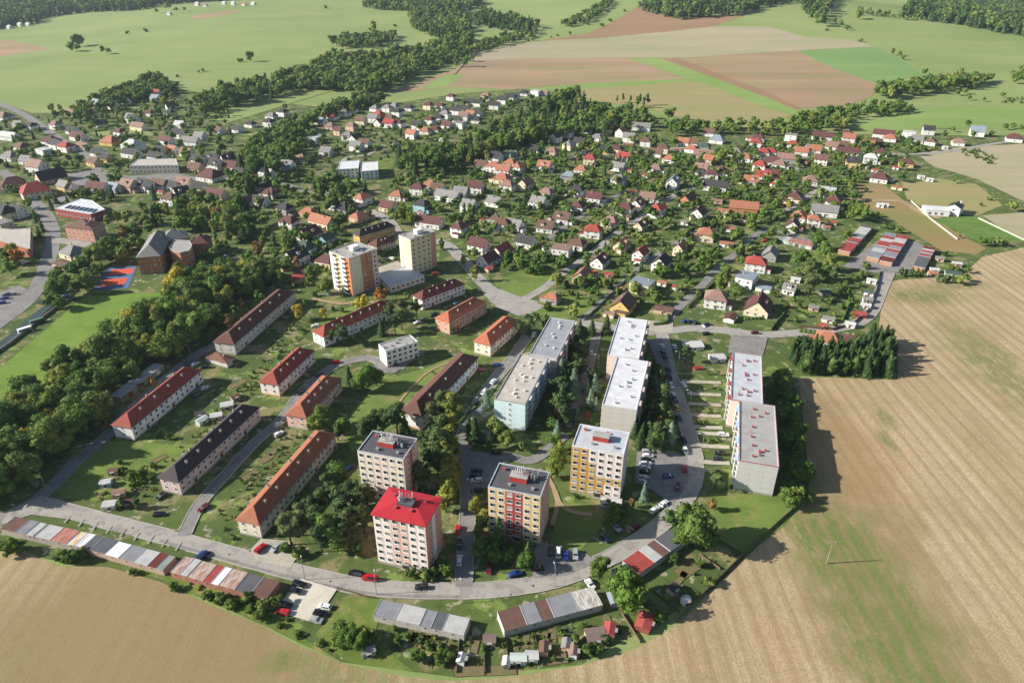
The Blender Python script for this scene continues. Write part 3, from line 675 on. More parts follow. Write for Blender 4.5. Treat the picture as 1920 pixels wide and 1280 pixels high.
def slab(label, p0, p1, p2, H, rows, cols, ends, colL, colE, deckm, edgem, vents, ventm, winsides='fb', endwin=None, balc=None, extra=None):
    ctr, L, W, rz = frame(p0, p1, p2, H)
    root = empty('apartment_slab', (ctr.x, ctr.y, 0), rz); tag(root, label, 'apartment block')
    for k in range(3): OCC.append((ctr.x+math.cos(rz)*L*(k-1)/3, ctr.y+math.sin(rz)*L*(k-1)/3, W*.75))
    z0 = .9; core(root, L, W, H, colL, concrete, z0)
    for s in winsides: facade(root, s, L, W, H, cols, rows, z0, lambda c, r: colL if (c % 4) else colE, lambda c, r: (1.7, 1.4))
    for s in 'lr': facade(root, s, L, W, H, ends, rows, z0, lambda c, r: colE, lambda c, r: (1.0, 1.0) if endwin is not None and c == endwin and s == 'l' else None)
    flat_roof_parts(root, L, W, H, deckm, edgem)
    for k in range(3):
        x = -L*.32+k*L*.32
        for dx, dy, kd in ((0, 0, 'box'), (2.6, 1.2, 'hood'), (-2.9, -.8, 'hood'), (1.9, -3.0, 'hood'), (-.9, 3.0, 'pipe'), (-3.4, 2.4, 'hood')):
            if rng.random() < vents*.8: inst('roof_vent', roof_vent(kd, ventm), root, (x+dx+rng.uniform(-1, 1), dy+rng.uniform(-.7, .7), H+.1), rng.uniform(-.1, .1), (.8, .8, .9))
    if balc:
        ph = (H-z0)/rows
        for c in range(cols):
            if c % 3 != 1: continue
            for r in range(1, rows):
                m = MB(); m.box(0, -.6, 0, L/cols*.92, 1.1, .12); m.box(0, -1.12, .12, L/cols*.92, .07, .95)
                me = cached(('sbalc', label), lambda: m.mesh('balcony', [balc[1]]))
                x, y = side_pt(balc[0], L, W, -L/2+L/cols*(c+.5), .06); inst('balcony', me, root, (x, y, z0+r*ph), SIDES[balc[0]][2])
            for r in range(1):
                m = MB(); m.box(0, -.5, 0, L/cols*.95, 1.3, .25); me = cached(('sbt', label), lambda: m.mesh('roof_lip', [balc[2]]))
                x, y = side_pt(balc[0], L, W, -L/2+L/cols*(c+.5), .06); inst('roof_lip', me, root, (x, y, H+.02), SIDES[balc[0]][2])
    for c in range(1, cols, 4):
        door(root, 'f', L, W, -L/2+L/cols*(c+.5), 1.8, 2.2, darkmetal)
    return root
slab('pale blue five-storey slab with beige flat roof, its blank end wall towards the pin oak lawn', T(2, 2, 100, 475), T(2, 2, 275, 130), T(1, 2, 1778, 450), 13.4, 5, 11, 3, wallc['paleblue2'], wallc['mint'], deck_beige, deck_grey, .95, white, endwin=1, balc=('f', wallc['grey'], wallc['grey']))['label'] = 'pale blue five-storey slab with beige flat roof and a mint end wall'
slab('pink five-storey slab with grey flat roof joined to the pale blue slab', T(2, 2, 335, 130), T(2, 1, 472, 1130), T(2, 2, 130, 100), 13.2, 5, 11, 3, wallc['lightpink'], wallc['pinkwhite'], deck_mid, deck_pale, .8, white, balc=('f', wallc['pinkgrey'], wallc['pinkgrey']))
slab('beige five-storey slab with dazzling white flat roof and blank end wall', T(2, 2, 935, 518), T(2, 2, 1022, 155), T(2, 2, 675, 475), 13.2, 5, 11, 3, wallc['greybeige'], wallc['greybeige'], deck_white, deck_white, .6, metal, balc=('f', wallc['pinkgrey'], wallc['pinkgrey']))
slab('white-roofed five-storey slab by the road junction, behind its beige twin', T(2, 2, 950, 135), T(2, 1, 1015, 1125), T(2, 2, 715, 108), 13.0, 5, 11, 3, wallc['greybeige'], wallc['lightpink'], deck_white, deck_white, .6, metal, balc=('f', wallc['pinkgrey'], wallc['pinkgrey']))
slab('white slab at the field edge with pale roof, red edging and red roof vents, nearer the lawn', T(3, 2, 80, 945), T(3, 2, 50, 490), T(2, 2, 1700, 890), 13.2, 5, 11, 3, wallc['offwhite'], wallc['grey'], deck_grey, red_trim, 1.0, red_trim, balc=('b', wallc['offwhite'], wallc['paleblue2']))
slab('white slab with pale roof and red and blue roof lips, beside the asphalt yard', T(2, 2, 1880, 475), T(2, 2, 1870, 115), T(2, 2, 1640, 440), 13.2, 5, 11, 3, wallc['offwhite'], wallc['lightpink'], deck_pale, red_trim, .9, red_trim, balc=('b', wallc['offwhite'], red_trim))
slab('white three-storey block with grey base and flat roof on the lawn', T(1, 2, 975, 78), T(1, 2, 1215, 5), T(1, 2, 862, 42), 8.6, 3, 6, 2, wallc['offwhite'], wallc['offwhite'], deck_grey, deck_white, .4, metal, endwin=0)

# ------------------------------------------------------------------ long two-storey rows with hipped roofs
rowroof = {k: tiles('row_roof_'+k, h) for k, h in dict(red='#9c4c3c', dark='#48403f', brown='#7d5444', rust='#a5664a', deep='#6d483c', orange='#b86c4e', maroon='#703c38').items()}
def row(label, p0, p1, p2, H, roof, wall, ncol, nch, rise=3.4, base=None, floors=2, name='apartment_row', cat='apartment row', ends=2):
    ctr, L, W, rz = frame(p0, p1, p2, H)
    oh = .5; L -= 2*oh; W -= 2*oh
    root = empty(name, (ctr.x, ctr.y, 0), rz); tag(root, label, cat)
    k = max(2, int(L/W)+1)
    for i in range(k): t = (i+.5)/k-.5; OCC.append((ctr.x+math.cos(rz)*L*t, ctr.y+math.sin(rz)*L*t, W*.72))
    m = MB(); m.box(0, 0, -.4, L, W, H+.3); m.build('wall', wall, root)
    m = MB(); m.box(0, 0, -.35, L+.08, W+.08, 1.0); m.build('plinth', base or concrete, root)
    m = MB(); m.hip(L, W, H, rise, oh); rf = m.build('roof', roof, root)
    m = MB(); rl = max(.15, L/2+oh-W/2-oh); m.box(0, 0, H+rise-.08, 2*rl, .3, .14); m.build('ridge_tiles', roof, rf)
    m = MB(); m.box(0, -W/2-oh-.07, H-.14, L+2*oh, .13, .13); m.box(0, W/2+oh+.07, H-.14, L+2*oh, .13, .13); m.build('gutter', metal, root)
    for i in range(nch):
        u = -L/2+W*.55+(L-W*1.1)*(i+.5)/nch
        for sgn in ((-1,) if nch < 4 else (-1, 1) if i % 2 else (-1,)):
            inst('chimney', chimney_mesh(1.1, .75), rf, (u, sgn*W*.22, H+rise*.55))
    fh = (H-1.2)/floors; pw = L/ncol
    for s in 'fb':
        for r in range(floors):
            for c in range(ncol):
                ent = c % 5 == 2
                if ent and r == 0: door(root, s, L, W, -L/2+pw*(c+.5), 1.3, 2.2); continue
                put_window(root, s, L, W, -L/2+pw*(c+.5), 1.15+r*fh+.55, win_mesh(.8 if ent else 1.35, 1.35))
        for c in range(1, ncol, 5):
            m = cached(('pipe', round(H, 1)), lambda: (lambda q: (q.tube((0, 0, .1), (0, 0, H-.2), .07, .07, 5), q.mesh('downpipe', [metal]))[1])(MB()))
            x, y = side_pt(s, L, W, -L/2+pw*c, .1); inst('downpipe', m, root, (x, y, 0))
    for s in 'lr':
        for r in range(floors):
            for c in range(ends): put_window(root, s, L, W, -W/2+W*(c+.5)/ends+(.6 if c else -.6)*0, 1.15+r*fh+.55, win_mesh(1.1, 1.3))
    return root
pk = wallc
row('white two-storey row with red hipped roof and cone chimneys beside the wood road', T(0, 2, 985, 652), T(0, 2, 1520, 210), T(0, 2, 825, 625), 6.3, rowroof['red'], pk['offwhite'], 14, 4, ends=1)
row('pinkish grey two-storey row with near-black hipped roof above the allotments', T(0, 2, 1340, 1060), (488, 763), T(0, 2, 1170, 1030), 6.3, rowroof['dark'], pk['pinkgrey'], 16, 6)
row('long cream row with rust-brown hipped roof whose end faces the car yard', T(1, 3, 25, 100), T(1, 2, 605, 690), T(0, 3, 1760, 62), 6.4, rowroof['rust'], pk['cream'], 18, 6)
row('pink two-storey row with deep red roof and salmon end wall on the estate street', T(1, 2, 165, 330), T(1, 2, 445, 65), T(1, 2, 20, 300), 6.2, rowroof['red'], pk['pinkwhite'], 10, 4, base=pk['salmon'])
row('rose pink two-storey row with orange-edged brown roof beside the round tree', T(1, 2, 380, 578), T(1, 2, 650, 275), T(1, 2, 215, 548), 6.2, rowroof['rust'], pk['rose'], 10, 4)
row('long cream row with weathered black-brown roof above the sloping lawn', T(1, 2, 1245, 572), T(1, 2, 1675, 115), T(1, 2, 1088, 512), 6.6, rowroof['deep'], pk['offwhite'], 16, 3, base=pk['salmon'])
row('white two-storey row with maroon roof and seven chimneys facing the pines', T(1, 1, 505, 1250), T(1, 1, 1045, 1010), T(1, 1, 425, 1197), 6.2, rowroof['red'], pk['offwhite'], 15, 6)
row('white two-storey row with dark maroon roof beside the bend of the estate road', T(1, 1, 1245, 975), T(1, 1, 1575, 850), T(1, 1, 1163, 937), 6.2, rowroof['maroon'], pk['offwhite'], 11, 4)
row('brick pink two-storey row with terracotta roof beside the road junction', T(1, 1, 1450, 1147), T(1, 1, 1738, 985), T(1, 1, 1330, 1107), 6.6, rowroof['orange'], pk['salmon'], 12, 2)
row('cream two-storey row with orange-red roof half hidden by pines', (920, 649), (975, 600), (888, 639), 6.4, rowroof['orange'], pk['cream'], 10, 3)
row('grey two-storey row with dark red hipped roof along the wood road', (439, 646), (555, 546), (400, 640), 6.2, rowroof['deep'], pk['greybeige'], 16, 5)
row('small single-storey hipped house beside the wood road car bays', T(0, 2, 1700, 165), T(0, 2, 1770, 120), T(0, 2, 1515, 125), 3.0, rowroof['brown'], pk['greybeige'], 3, 1, 2.4, floors=1, name='small_house', cat='house')
row('yellow two-storey row with black hipped roof behind the two towers', T(1, 1, 775, 497), T(1, 1, 1050, 415), T(1, 1, 722, 472), 6.2, rowroof['dark'], pk['ochre'], 11, 4)
row('salmon two-storey row with dark red roof between the two towers', T(1, 1, 905, 577), T(1, 1, 1055, 522), T(1, 1, 840, 547), 5.6, rowroof['deep'], pk['lightpink'], 7, 2)

# ------------------------------------------------------------------ special buildings
def prism_bld(name, label, cat, pix, H, wall, deckm, edge, floors=1, wspace=3.2, z_at=None, win=(1.6, 1.4), extra=None):
    pts = [at(*p, H) for p in pix]; ctr = sum((Vector((p.x, p.y, 0)) for p in pts), Vector())/len(pts)
    z0 = zt(ctr.x, ctr.y)
    loc = [Vector((p.x-ctr.x, p.y-ctr.y, 0)) for p in pts]
    if sum(loc[i].x*loc[(i+1) % len(loc)].y-loc[(i+1) % len(loc)].x*loc[i].y for i in range(len(loc))) < 0: loc.reverse()
    root = empty(name, (ctr.x, ctr.y, z0)); tag(root, label, cat)
    OCC.append((ctr.x, ctr.y, max(l.length for l in loc)*.85))
    m = MB(); n = len(loc)
    for i in range(n):
        a, b = loc[i], loc[(i+1) % n]; m.poly([(a.x, a.y, -.4), (b.x, b.y, -.4), (b.x, b.y, H), (a.x, a.y, H)])
    m.build('wall', wall, root)
    m = MB(); m.poly([(p.x*.985, p.y*.985, H-.02) for p in loc]); m.build('roof_deck', deckm, root)
    m = MB()
    for i in range(n):
        a, b = loc[i], loc[(i+1) % n]; d = (b-a); l = d.length; d.normalize(); nn = Vector((d.y, -d.x, 0))*.12
        q = [a+nn, b+nn, b-nn*2, a-nn*2]
        m.poly([(v.x, v.y, H+.3+i*.003) for v in q]); m.poly([(q[0].x, q[0].y, H-.25), (q[1].x, q[1].y, H-.25), (q[1].x, q[1].y, H+.3), (q[0].x, q[0].y, H+.3)])
        m.poly([(q[2].x, q[2].y, H-.05), (q[3].x, q[3].y, H-.05), (q[3].x, q[3].y, H+.3), (q[2].x, q[2].y, H+.3)])
        k = int(l/wspace); fh = H/floors
        for f in range(floors):
            for j in range(k):
                t = (j+.5)/k; pw = a+(b-a)*t+nn*.05
                inst('window', win_mesh(*win), root, (pw.x, pw.y, f*fh+fh*.35), math.atan2(d.y, d.x))
    m.build('parapet', edge, root)
    return root, loc
prism_bld('pavilion', 'low pale flat-roofed pavilion between the two inner towers', 'shop building', [T(1, 1, 905, 775), T(1, 1, 1010, 868), T(1, 1, 1262, 788), T(1, 1, 1125, 718)], 4.0, pk['lightpink'], deck_pale, deck_white)
prism_bld('flat_block', 'white flat-roofed three-storey clinic on the park lawn, left wing', 'building', [(634, 318), (672, 316), (674, 301), (637, 303)], 8, pk['offwhite'], deck_white, deck_white, 3)[0]['label'] = 'white flat-roofed block with brown stair head above the park trees'
prism_bld('flat_block', 'pale blue-white flat-roofed wing on the park lawn', 'building', [(677, 322), (709, 319), (708, 303), (675, 305)], 7, pk['paleblue'], deck_white, deck_white, 3)
rp, _ = prism_bld('school_pavilion', 'red-walled flat school building with solar panels beside the town road', 'building', [T(0, 1, 408, 282), T(0, 1, 680, 327), T(0, 1, 788, 292), T(0, 1, 690, 225), T(0, 1, 600, 212)], 6, plaster('red_cladding', '#9a4a40'), deck_white, deck_pale, 1)
solar = paint('solar_glass', '#182036', .15)
c0 = Vector((rp.location.x, rp.location.y, 0))
for i in range(7):
    p = at(*T(0, 1, 530+i*32, 258+i*5), 6.4); q = at(*T(0, 1, 535+i*32, 280+i*5), 6.4)
    m = MB(); m.box(0, 0, 0, 2.0, 7, .12); m.build('solar_panel', solar, rp, (p.x-c0.x, (p.y+q.y)/2-c0.y, 6.3))
prism_bld('flat_block', 'long pale flat-roofed hall with a dark window band on the town square', 'building', [T(0, 0, 970, 1245), T(0, 0, 1335, 1240), T(0, 0, 1320, 1190), T(0, 0, 1035, 1195)], 7, pk['cream'], deck_beige, deck_pale, 2)
prism_bld('flat_block', 'brown flat-roofed store building beside the river road', 'building', [T(0, 1, -60, 510), T(0, 1, 225, 590), T(0, 1, 230, 430), T(0, 1, 80, 440), T(0, 1, -60, 430)], 6, pk['terracotta'], deck_beige, deck_grey, 1)
row('three-storey brick and cream town house with dark brown hipped roof', T(0, 1, 690, 440), T(0, 1, 790, 395), T(0, 1, 505, 405), 9.5, MR['b'], pk['salmon'], 5, 3, 4.5, floors=3, name='town_house', cat='town house', ends=6)
# school: three hipped blocks, one rounded block
row('orange-walled school wing with steep grey hipped roof above the tennis court', T(0, 1, 1205, 640), T(0, 1, 1300, 470), T(0, 1, 1020, 650), 11, MR['g'], MW['o'], 6, 2, 5.5, floors=3, name='school', cat='school', ends=5)
row('cross wing of the orange school under a wide grey roof', T(0, 1, 1430, 500), T(0, 1, 1400, 455), T(0, 1, 1170, 500), 11, MR['g'], MW['o'], 3, 2, 5.5, floors=3, name='school', cat='school', ends=6)
row('orange school annexe with red hipped roof beside the tall conifers', T(0, 1, 1560, 545), T(0, 1, 1590, 490), T(0, 1, 1425, 550), 8, MR['k'], MW['o'], 3, 1, 4, floors=2, name='school', cat='school', ends=5)
prism_bld('school', 'rounded orange school block with shallow grey roof and three window bands', 'school', [T(0, 1, 1265, 575), T(0, 1, 1290, 600), T(0, 1, 1350, 615), T(0, 1, 1420, 600), T(0, 1, 1440, 560), T(0, 1, 1420, 525), T(0, 1, 1310, 520)], 11, MW['o'], deck_grey, deck_beige, 3, 2.6)
# modern white house at the field edge
def modern():
    c = at(1772, 402); root = empty('modern_house', (c.x, c.y, 0), R(-14)); tag(root, 'modern white house with dark gabled wing and flat garage on a fresh lawn', 'house')
    OCC.append((c.x, c.y, 16))
    m = MB(); m.box(-7, 0, -.3, 16, 11, 4.2); m.build('wall', pk['offwhite'], root)
    m = MB(); m.box(-7, 0, 3.9, 16.3, 11.3, .35); m.build('roof_deck', deck_white, root)
    m = MB(); m.gable_wall(11, 8.5, 6.0, 2.2); g = m.build('gable_wing', pk['offwhite'], root, (6.5, 3, 0), R(62))
    m = MB(); m.gable(11, 8.5, 6.0, 2.2, .2); m.build('roof', MR['d'], root, (6.5, 3, 0), R(62))
    for x, y, z, r in ((4.3, -.7, 1, -28), (4.8, -.9, 3.8, -28), (7.6, -2.2, 3.8, -28)): pass
    for u in (-12, -8, -4): put_window(root, 'f', 0, 11, u, 1, win_mesh(2, 1.8))
    for z in (.8, 3.6): put_window(g, 'f', 11, 8.5, 2, z, win_mesh(1.6, 1.5)); put_window(g, 'f', 11, 8.5, -2, z, win_mesh(1.6, 1.5)); put_window(g, 'l', 11, 8.5, 0, z, win_mesh(1.8, 1.5))
    m = MB(); m.box(0, 0, 0, .9, .9, 3.4); m.build('chimney', white, root, (10, 6, 5.5))
modern()
mwall = plaster('white_boundary_wall', '#b3b0a6')
def wall_line(name, label, cat, pix, h, th, mat, group=None, bays=False):
    """a boundary wall or fence; with bays each length between posts is a part of its own"""
    c = [at(*p) for p in pix]; root = empty(name, c[0]); tag(root, label, cat, group)
    for a, b in zip(c[:-1], c[1:]):
        d = (b-a); l = d.length; rz = math.atan2(d.y, d.x); k = max(1, int(l/(2.5 if bays else 6)))
        for i in range(k):
            p = a+d*((i+.5)/k)-c[0]
            me = cached((name, mat.name, round(l/k, 1), h, th), lambda: (lambda m: (m.box(0, 0, -.1, l/k-.03, th, h+.1), m.box(-l/k/2+.08, 0, -.1, .14, th+.06, h+.18), m.mesh('wall_bay', [mat]))[2])(MB()))
            inst('wall_bay', me, root, (p.x, p.y, 0), rz)
    return root
wall_line('boundary_wall', 'long low white wall along the fresh lawn by the dry grass', 'wall', [(1708, 378), (1745, 412), (1795, 450)], 1.2, .25, mwall)
wall_line('boundary_wall', 'long low white wall along the fresh lawn by the stubble', 'wall', [(1834, 410), (1880, 432), (1922, 452)], 1.0, .25, mwall)
fw = plaster('weathered_wood', '#6b5a48')
for pa, pb, lb in (((862, 1198), (856, 1262), 'beside the grey felt garages'), ((905, 1192), (910, 1262), 'beside the small brown-roofed hut'), ((950, 1204), (953, 1256), 'at the greenhouse'), ((1003, 1192), (1012, 1244), 'between the middle plots'), ((1050, 1186), (1062, 1236), 'beside the lawn plot'), ((1098, 1176), (1112, 1222), 'at the ribbed brown roof'), ((1165, 1150), (1200, 1205), 'at the ribbed red hut'), ((1225, 1110), (1262, 1140), 'across the shaded plot'), ((1310, 1040), (1350, 1068), 'across the lawn by the big tree')):
    wall_line('plot_fence', 'thin wooden plot fence '+lb, 'fence', [pa, pb], 1.0, .08, fw, None, True)
wall_line('garden_fence', 'brown wooden fence round the bend of the lane by the allotments', 'fence', [(1498, 614), (1560, 620), (1600, 608), (1626, 585), (1643, 545), (1650, 510)], 1.5, .1, fw, None, True)
wall_line('garden_fence', 'low timber fence beside the main road below the red-roofed tower', 'fence', [(632, 1104), (690, 1120), (705, 1122)], 1.0, .1, fw, None, True)
wall_line('garden_fence', 'thin fence along the stubble below the garden plots', 'fence', [(1505, 940), (1465, 975), (1400, 1034), (1325, 1108), (1265, 1168)], 1.2, .08, fw, None, True)

# ------------------------------------------------------------------ garages
gdoor = {k: paint('garage_door_'+k, h, .6) for k, h in dict(green='#5d7a62', brown='#5a4233', grey='#77787a', white='#b9b6ae').items()}
GR = {k: f for k, f in dict(dg=flatroof('g_dark', '#5c5d61'), g=flatroof('g_grey', '#85868a'), lg=flatroof('g_light', '#b2b1ad'), w=flatroof('g_white', '#dcdcdc', .1), br=flatroof('g_brown', '#6a4f45'), rd=flatroof('g_red', '#9c4640'),
    rb=flatroof('g_redbrown', '#6b322b'), pk=rusty('g_pink_stripe', '#b58272', '#8f4f42'), ru=rusty('g_rust', '#b9aca0'), yl=rusty('g_yellow', '#d2cfc8', '#b98f34'), gg=flatroof('g_greygreen', '#8b9188'), wp=rusty('g_patched', '#c9c6c0', '#7d7468')).items()}
def garage_row(label, f0, f1, b0, units, wall, H=2.7, doors='b', cat='garages'):
    """f0-f1: camera-side roof edge, b0: far corner above f0"""
    a, b, c = at(*f0, H), at(*f1, H), at(*b0, H)
    u = b-a; L = u.length; u.normalize(); n = Vector((-u.y, u.x, 0)); W = (c-a).dot(n); sg = 1 if W > 0 else -1; W = abs(W)
    W = min(max(W, 4.5), 8.5)
    ctr = a+u*(L/2)+n*(sg*W/2); rz = math.atan2(u.y, u.x)+(0 if sg > 0 else math.pi)
    root = empty('garage_row', (ctr.x, ctr.y, 0), rz); tag(root, label, cat)
    for i in range(max(2, int(L/5))): t = (i+.5)/max(2, int(L/5))-.5; OCC.append((ctr.x+u.x*L*t, ctr.y+u.y*L*t, W*.62))
    tot = sum(q[1] for q in units); x = -L/2
    if sg < 0: units = units[::-1]
    for i, (mt, wd) in enumerate(units):
        l = L*wd/tot; h = H+[0, .12, -.08, .05][i % 4]
        m = MB(); m.box(0, 0, -.3, l-.03, W, h+.2); m.box(0, -W/2-.02, 1.7, .7, .06, .4, 1); m.build('garage', [wall, glass], root, (x+l/2, 0, 0))
        m = MB(); m.box(0, 0, 0, l-.16, W+.3, .1); m.build('roof_panel', GR[mt], root, (x+l/2, 0, h-.06))
        m = MB(); m.box(-l/2+.06, 0, 0, .12, W+.34, .24); m.build('roof_edge', deck_pale, root, (x+l/2, 0, h-.08))
        k = max(1, round(l/3.2))
        for j in range(k):
            dk = ['green', 'brown', 'grey', 'white'][(i*3+j) % 4]
            me = cached(('gd', dk), lambda: (lambda q: (q.box(0, -.03, 0, 2.4, .08, 2.05), q.box(0, -.06, 0, .06, .08, 2.05), q.mesh('garage_door', [gdoor[dk]]))[2])(MB()))
            xx, yy = side_pt(doors, L, W, 0, .02); uu = x+l*(j+.5)/k
            inst('garage_door', me, root, (uu, yy, .02), SIDES[doors][2])
        x += l
    return root
garage_row('long patchwork garage row with one white and one yellow-white roof between road and stubble', T(0, 3, 5, 120), T(0, 3, 620, 262), T(0, 3, 115, 35), [('br', 1), ('g', .6), ('lg', .5), ('dg', .1), ('lg', 1), ('pk', 1), ('yl', .5), ('w', .5), ], plaster('garage_wall_a', '#a89d92'))
garage_row('garage row with grey and white roofs ending in an orange end wall', T(0, 3, 575, 252), T(0, 3, 1222, 432), T(0, 3, 665, 158), [('dg', 1), ('dg', 1), ('w', 1), ('g', 1), ('lg', 1), ('rb', .55), ('gg', .5)], plaster('garage_wall_b', '#b59a88'))
garage_row('rust-streaked garage row beside the gravel car park', T(0, 3, 1278, 445), T(1, 3, 85, 645), T(0, 3, 1385, 330), [('ru', .6), ('lg', .5), ('ru', 1), ('rd', .5), ('w', .5), ('ru', 1), ('dg', 1), ('br', 1)], plaster('garage_wall_c', '#a5705e'))
garage_row('grey felt-roofed garage row below the main road above vegetable beds', T(1, 3, 880, 768), T(1, 3, 1560, 920), T(1, 3, 930, 652), [('g', 1), ('lg', 1.15), ('g', .5), ('dg', .5), ('lg', 1)], plaster('garage_wall_d', '#b5b0a6'))
garage_row('garage row with red-edged grey roofs and a white end roof beside the plots', T(1, 3, 1862, 890), T(2, 3, 682, 690), T(1, 3, 1850, 735), [('br', .9), ('g', .6), ('br', .5), ('g', 1), ('wp', 1)], plaster('garage_wall_e', '#b9b4aa'))
garage_row('short garage row with one red roof under the big round tree', T(2, 3, 945, 462), T(2, 3, 1300, 212), T(2, 3, 842, 360), [('rd', 1), ('lg', .5), ('br', .5), ('dg', 1)], plaster('garage_wall_f', '#a8a39b'))
garage_row('garage shed with dark roof half hidden under a tree beside the main road', T(2, 3, 815, 520), T(2, 3, 940, 468), T(2, 3, 765, 425), [('dg', 1)], plaster('garage_wall_f2', '#a8a39b'))
gw = plaster('garage_wall_g', '#b08a6c')
for lb, a, b, c, un in (('garage row with grey and red roofs nearest the village trees', (615, 612), (787, 420), (530, 592), [('rd', 1.6), ('br', .3), ('rd', .6), ('g', .8), ('lg', 1.2), ('dg', .5)]),
                        ('double garage row with grey lower half and red upper roofs in the asphalt yard', (832, 662), (972, 476), (738, 647), [('g', 1.2), ('lg', .7), ('g', .5), ('rd', 1), ('lg', .5), ('rd', .6), ('g', .8)]),
                        ('garage row with white end wall and striped red and grey roofs', (932, 692), (1058, 490), (836, 676), [('rb', .8), ('g', .9), ('rd', .5), ('g', .5), ('rd', .7), ('lg', .8), ('rd', .7)]),
                        ('garage row with long grey felt roof beside the garden huts', (1178, 732), (1256, 580), (1085, 722), [('dg', 1.8), ('rd', .4), ('g', .3), ('rd', .4), ('lg', .2), ('rb', .5)])):
    garage_row(lb, T(3, 1, *a), T(3, 1, *b), T(3, 1, *c), un, gw, 2.8, 'f')
garage_row('narrow flat garage with pale metal roof beneath the wood edge', T(0, 2, 905, 418), T(0, 2, 1228, 172), T(0, 2, 855, 385), [('lg', 1.2), ('lg', 1), ('lg', 1)], plaster('garage_wall_h', '#96867a'), 2.8, 'f')
garage_row('row of small pale green sheet-metal garages on the village street', T(3, 1, 65, 510), T(3, 1, 330, 570), T(3, 1, 85, 478), [('gg', 1), ('lg', 1), ('pk', 1), ('pk', 1), ('pk', 1), ('pk', 1)], plaster('garage_wall_i', '#a5b0a2'), 2.4, 'f')

# ------------------------------------------------------------------ houses
AREAS = [  # (test, phrase)
    (lambda x, y: x < 440 and y < 275, 'in the old town below the green hill'),
    (lambda x, y: x < 470 and y < 480, 'in the town centre near the square'),
    (lambda x, y: x < 560 and y < 400, 'by the wooded strip near the river meadow'),
    (lambda x, y: x < 880 and y < 262, 'in the terrace quarter under the ploughed hill'),
    (lambda x, y: x < 740 and y < 300, 'below the terrace quarter by the park'),
    (lambda x, y: x < 1030 and y < 215, 'on the crest beside the central wood'),
    (lambda x, y: x < 760, 'among orchards behind the inner towers'),
    (lambda x, y: x < 1000 and y < 420, 'in the gardens below the central wood'),
    (lambda x, y: x < 960, 'beside the estate road bend'),
    (lambda x, y: y < 300 and x < 1440, 'along the upper street below the poplars'),
    (lambda x, y: y < 300, 'along the field lane under the hill meadow'),
    (lambda x, y: y < 350 and x < 1440, 'in the middle gardens of the village'),
    (lambda x, y: x >= 1440 and y < 440, 'near the dry grass slope and garages'),
    (lambda x, y: y < 450, 'on the hill street of the village'),
    (lambda x, y: y < 520, 'between the lower village streets'),
    (lambda x, y: True, 'by the lower road above the white-roofed slabs')]
def area(px, py):
    for f, s in AREAS:
        if f(px, py): return s
NS = dict(s='shed', h='hipped', g='gabled', l='long gabled', f='flat', m='hipped')
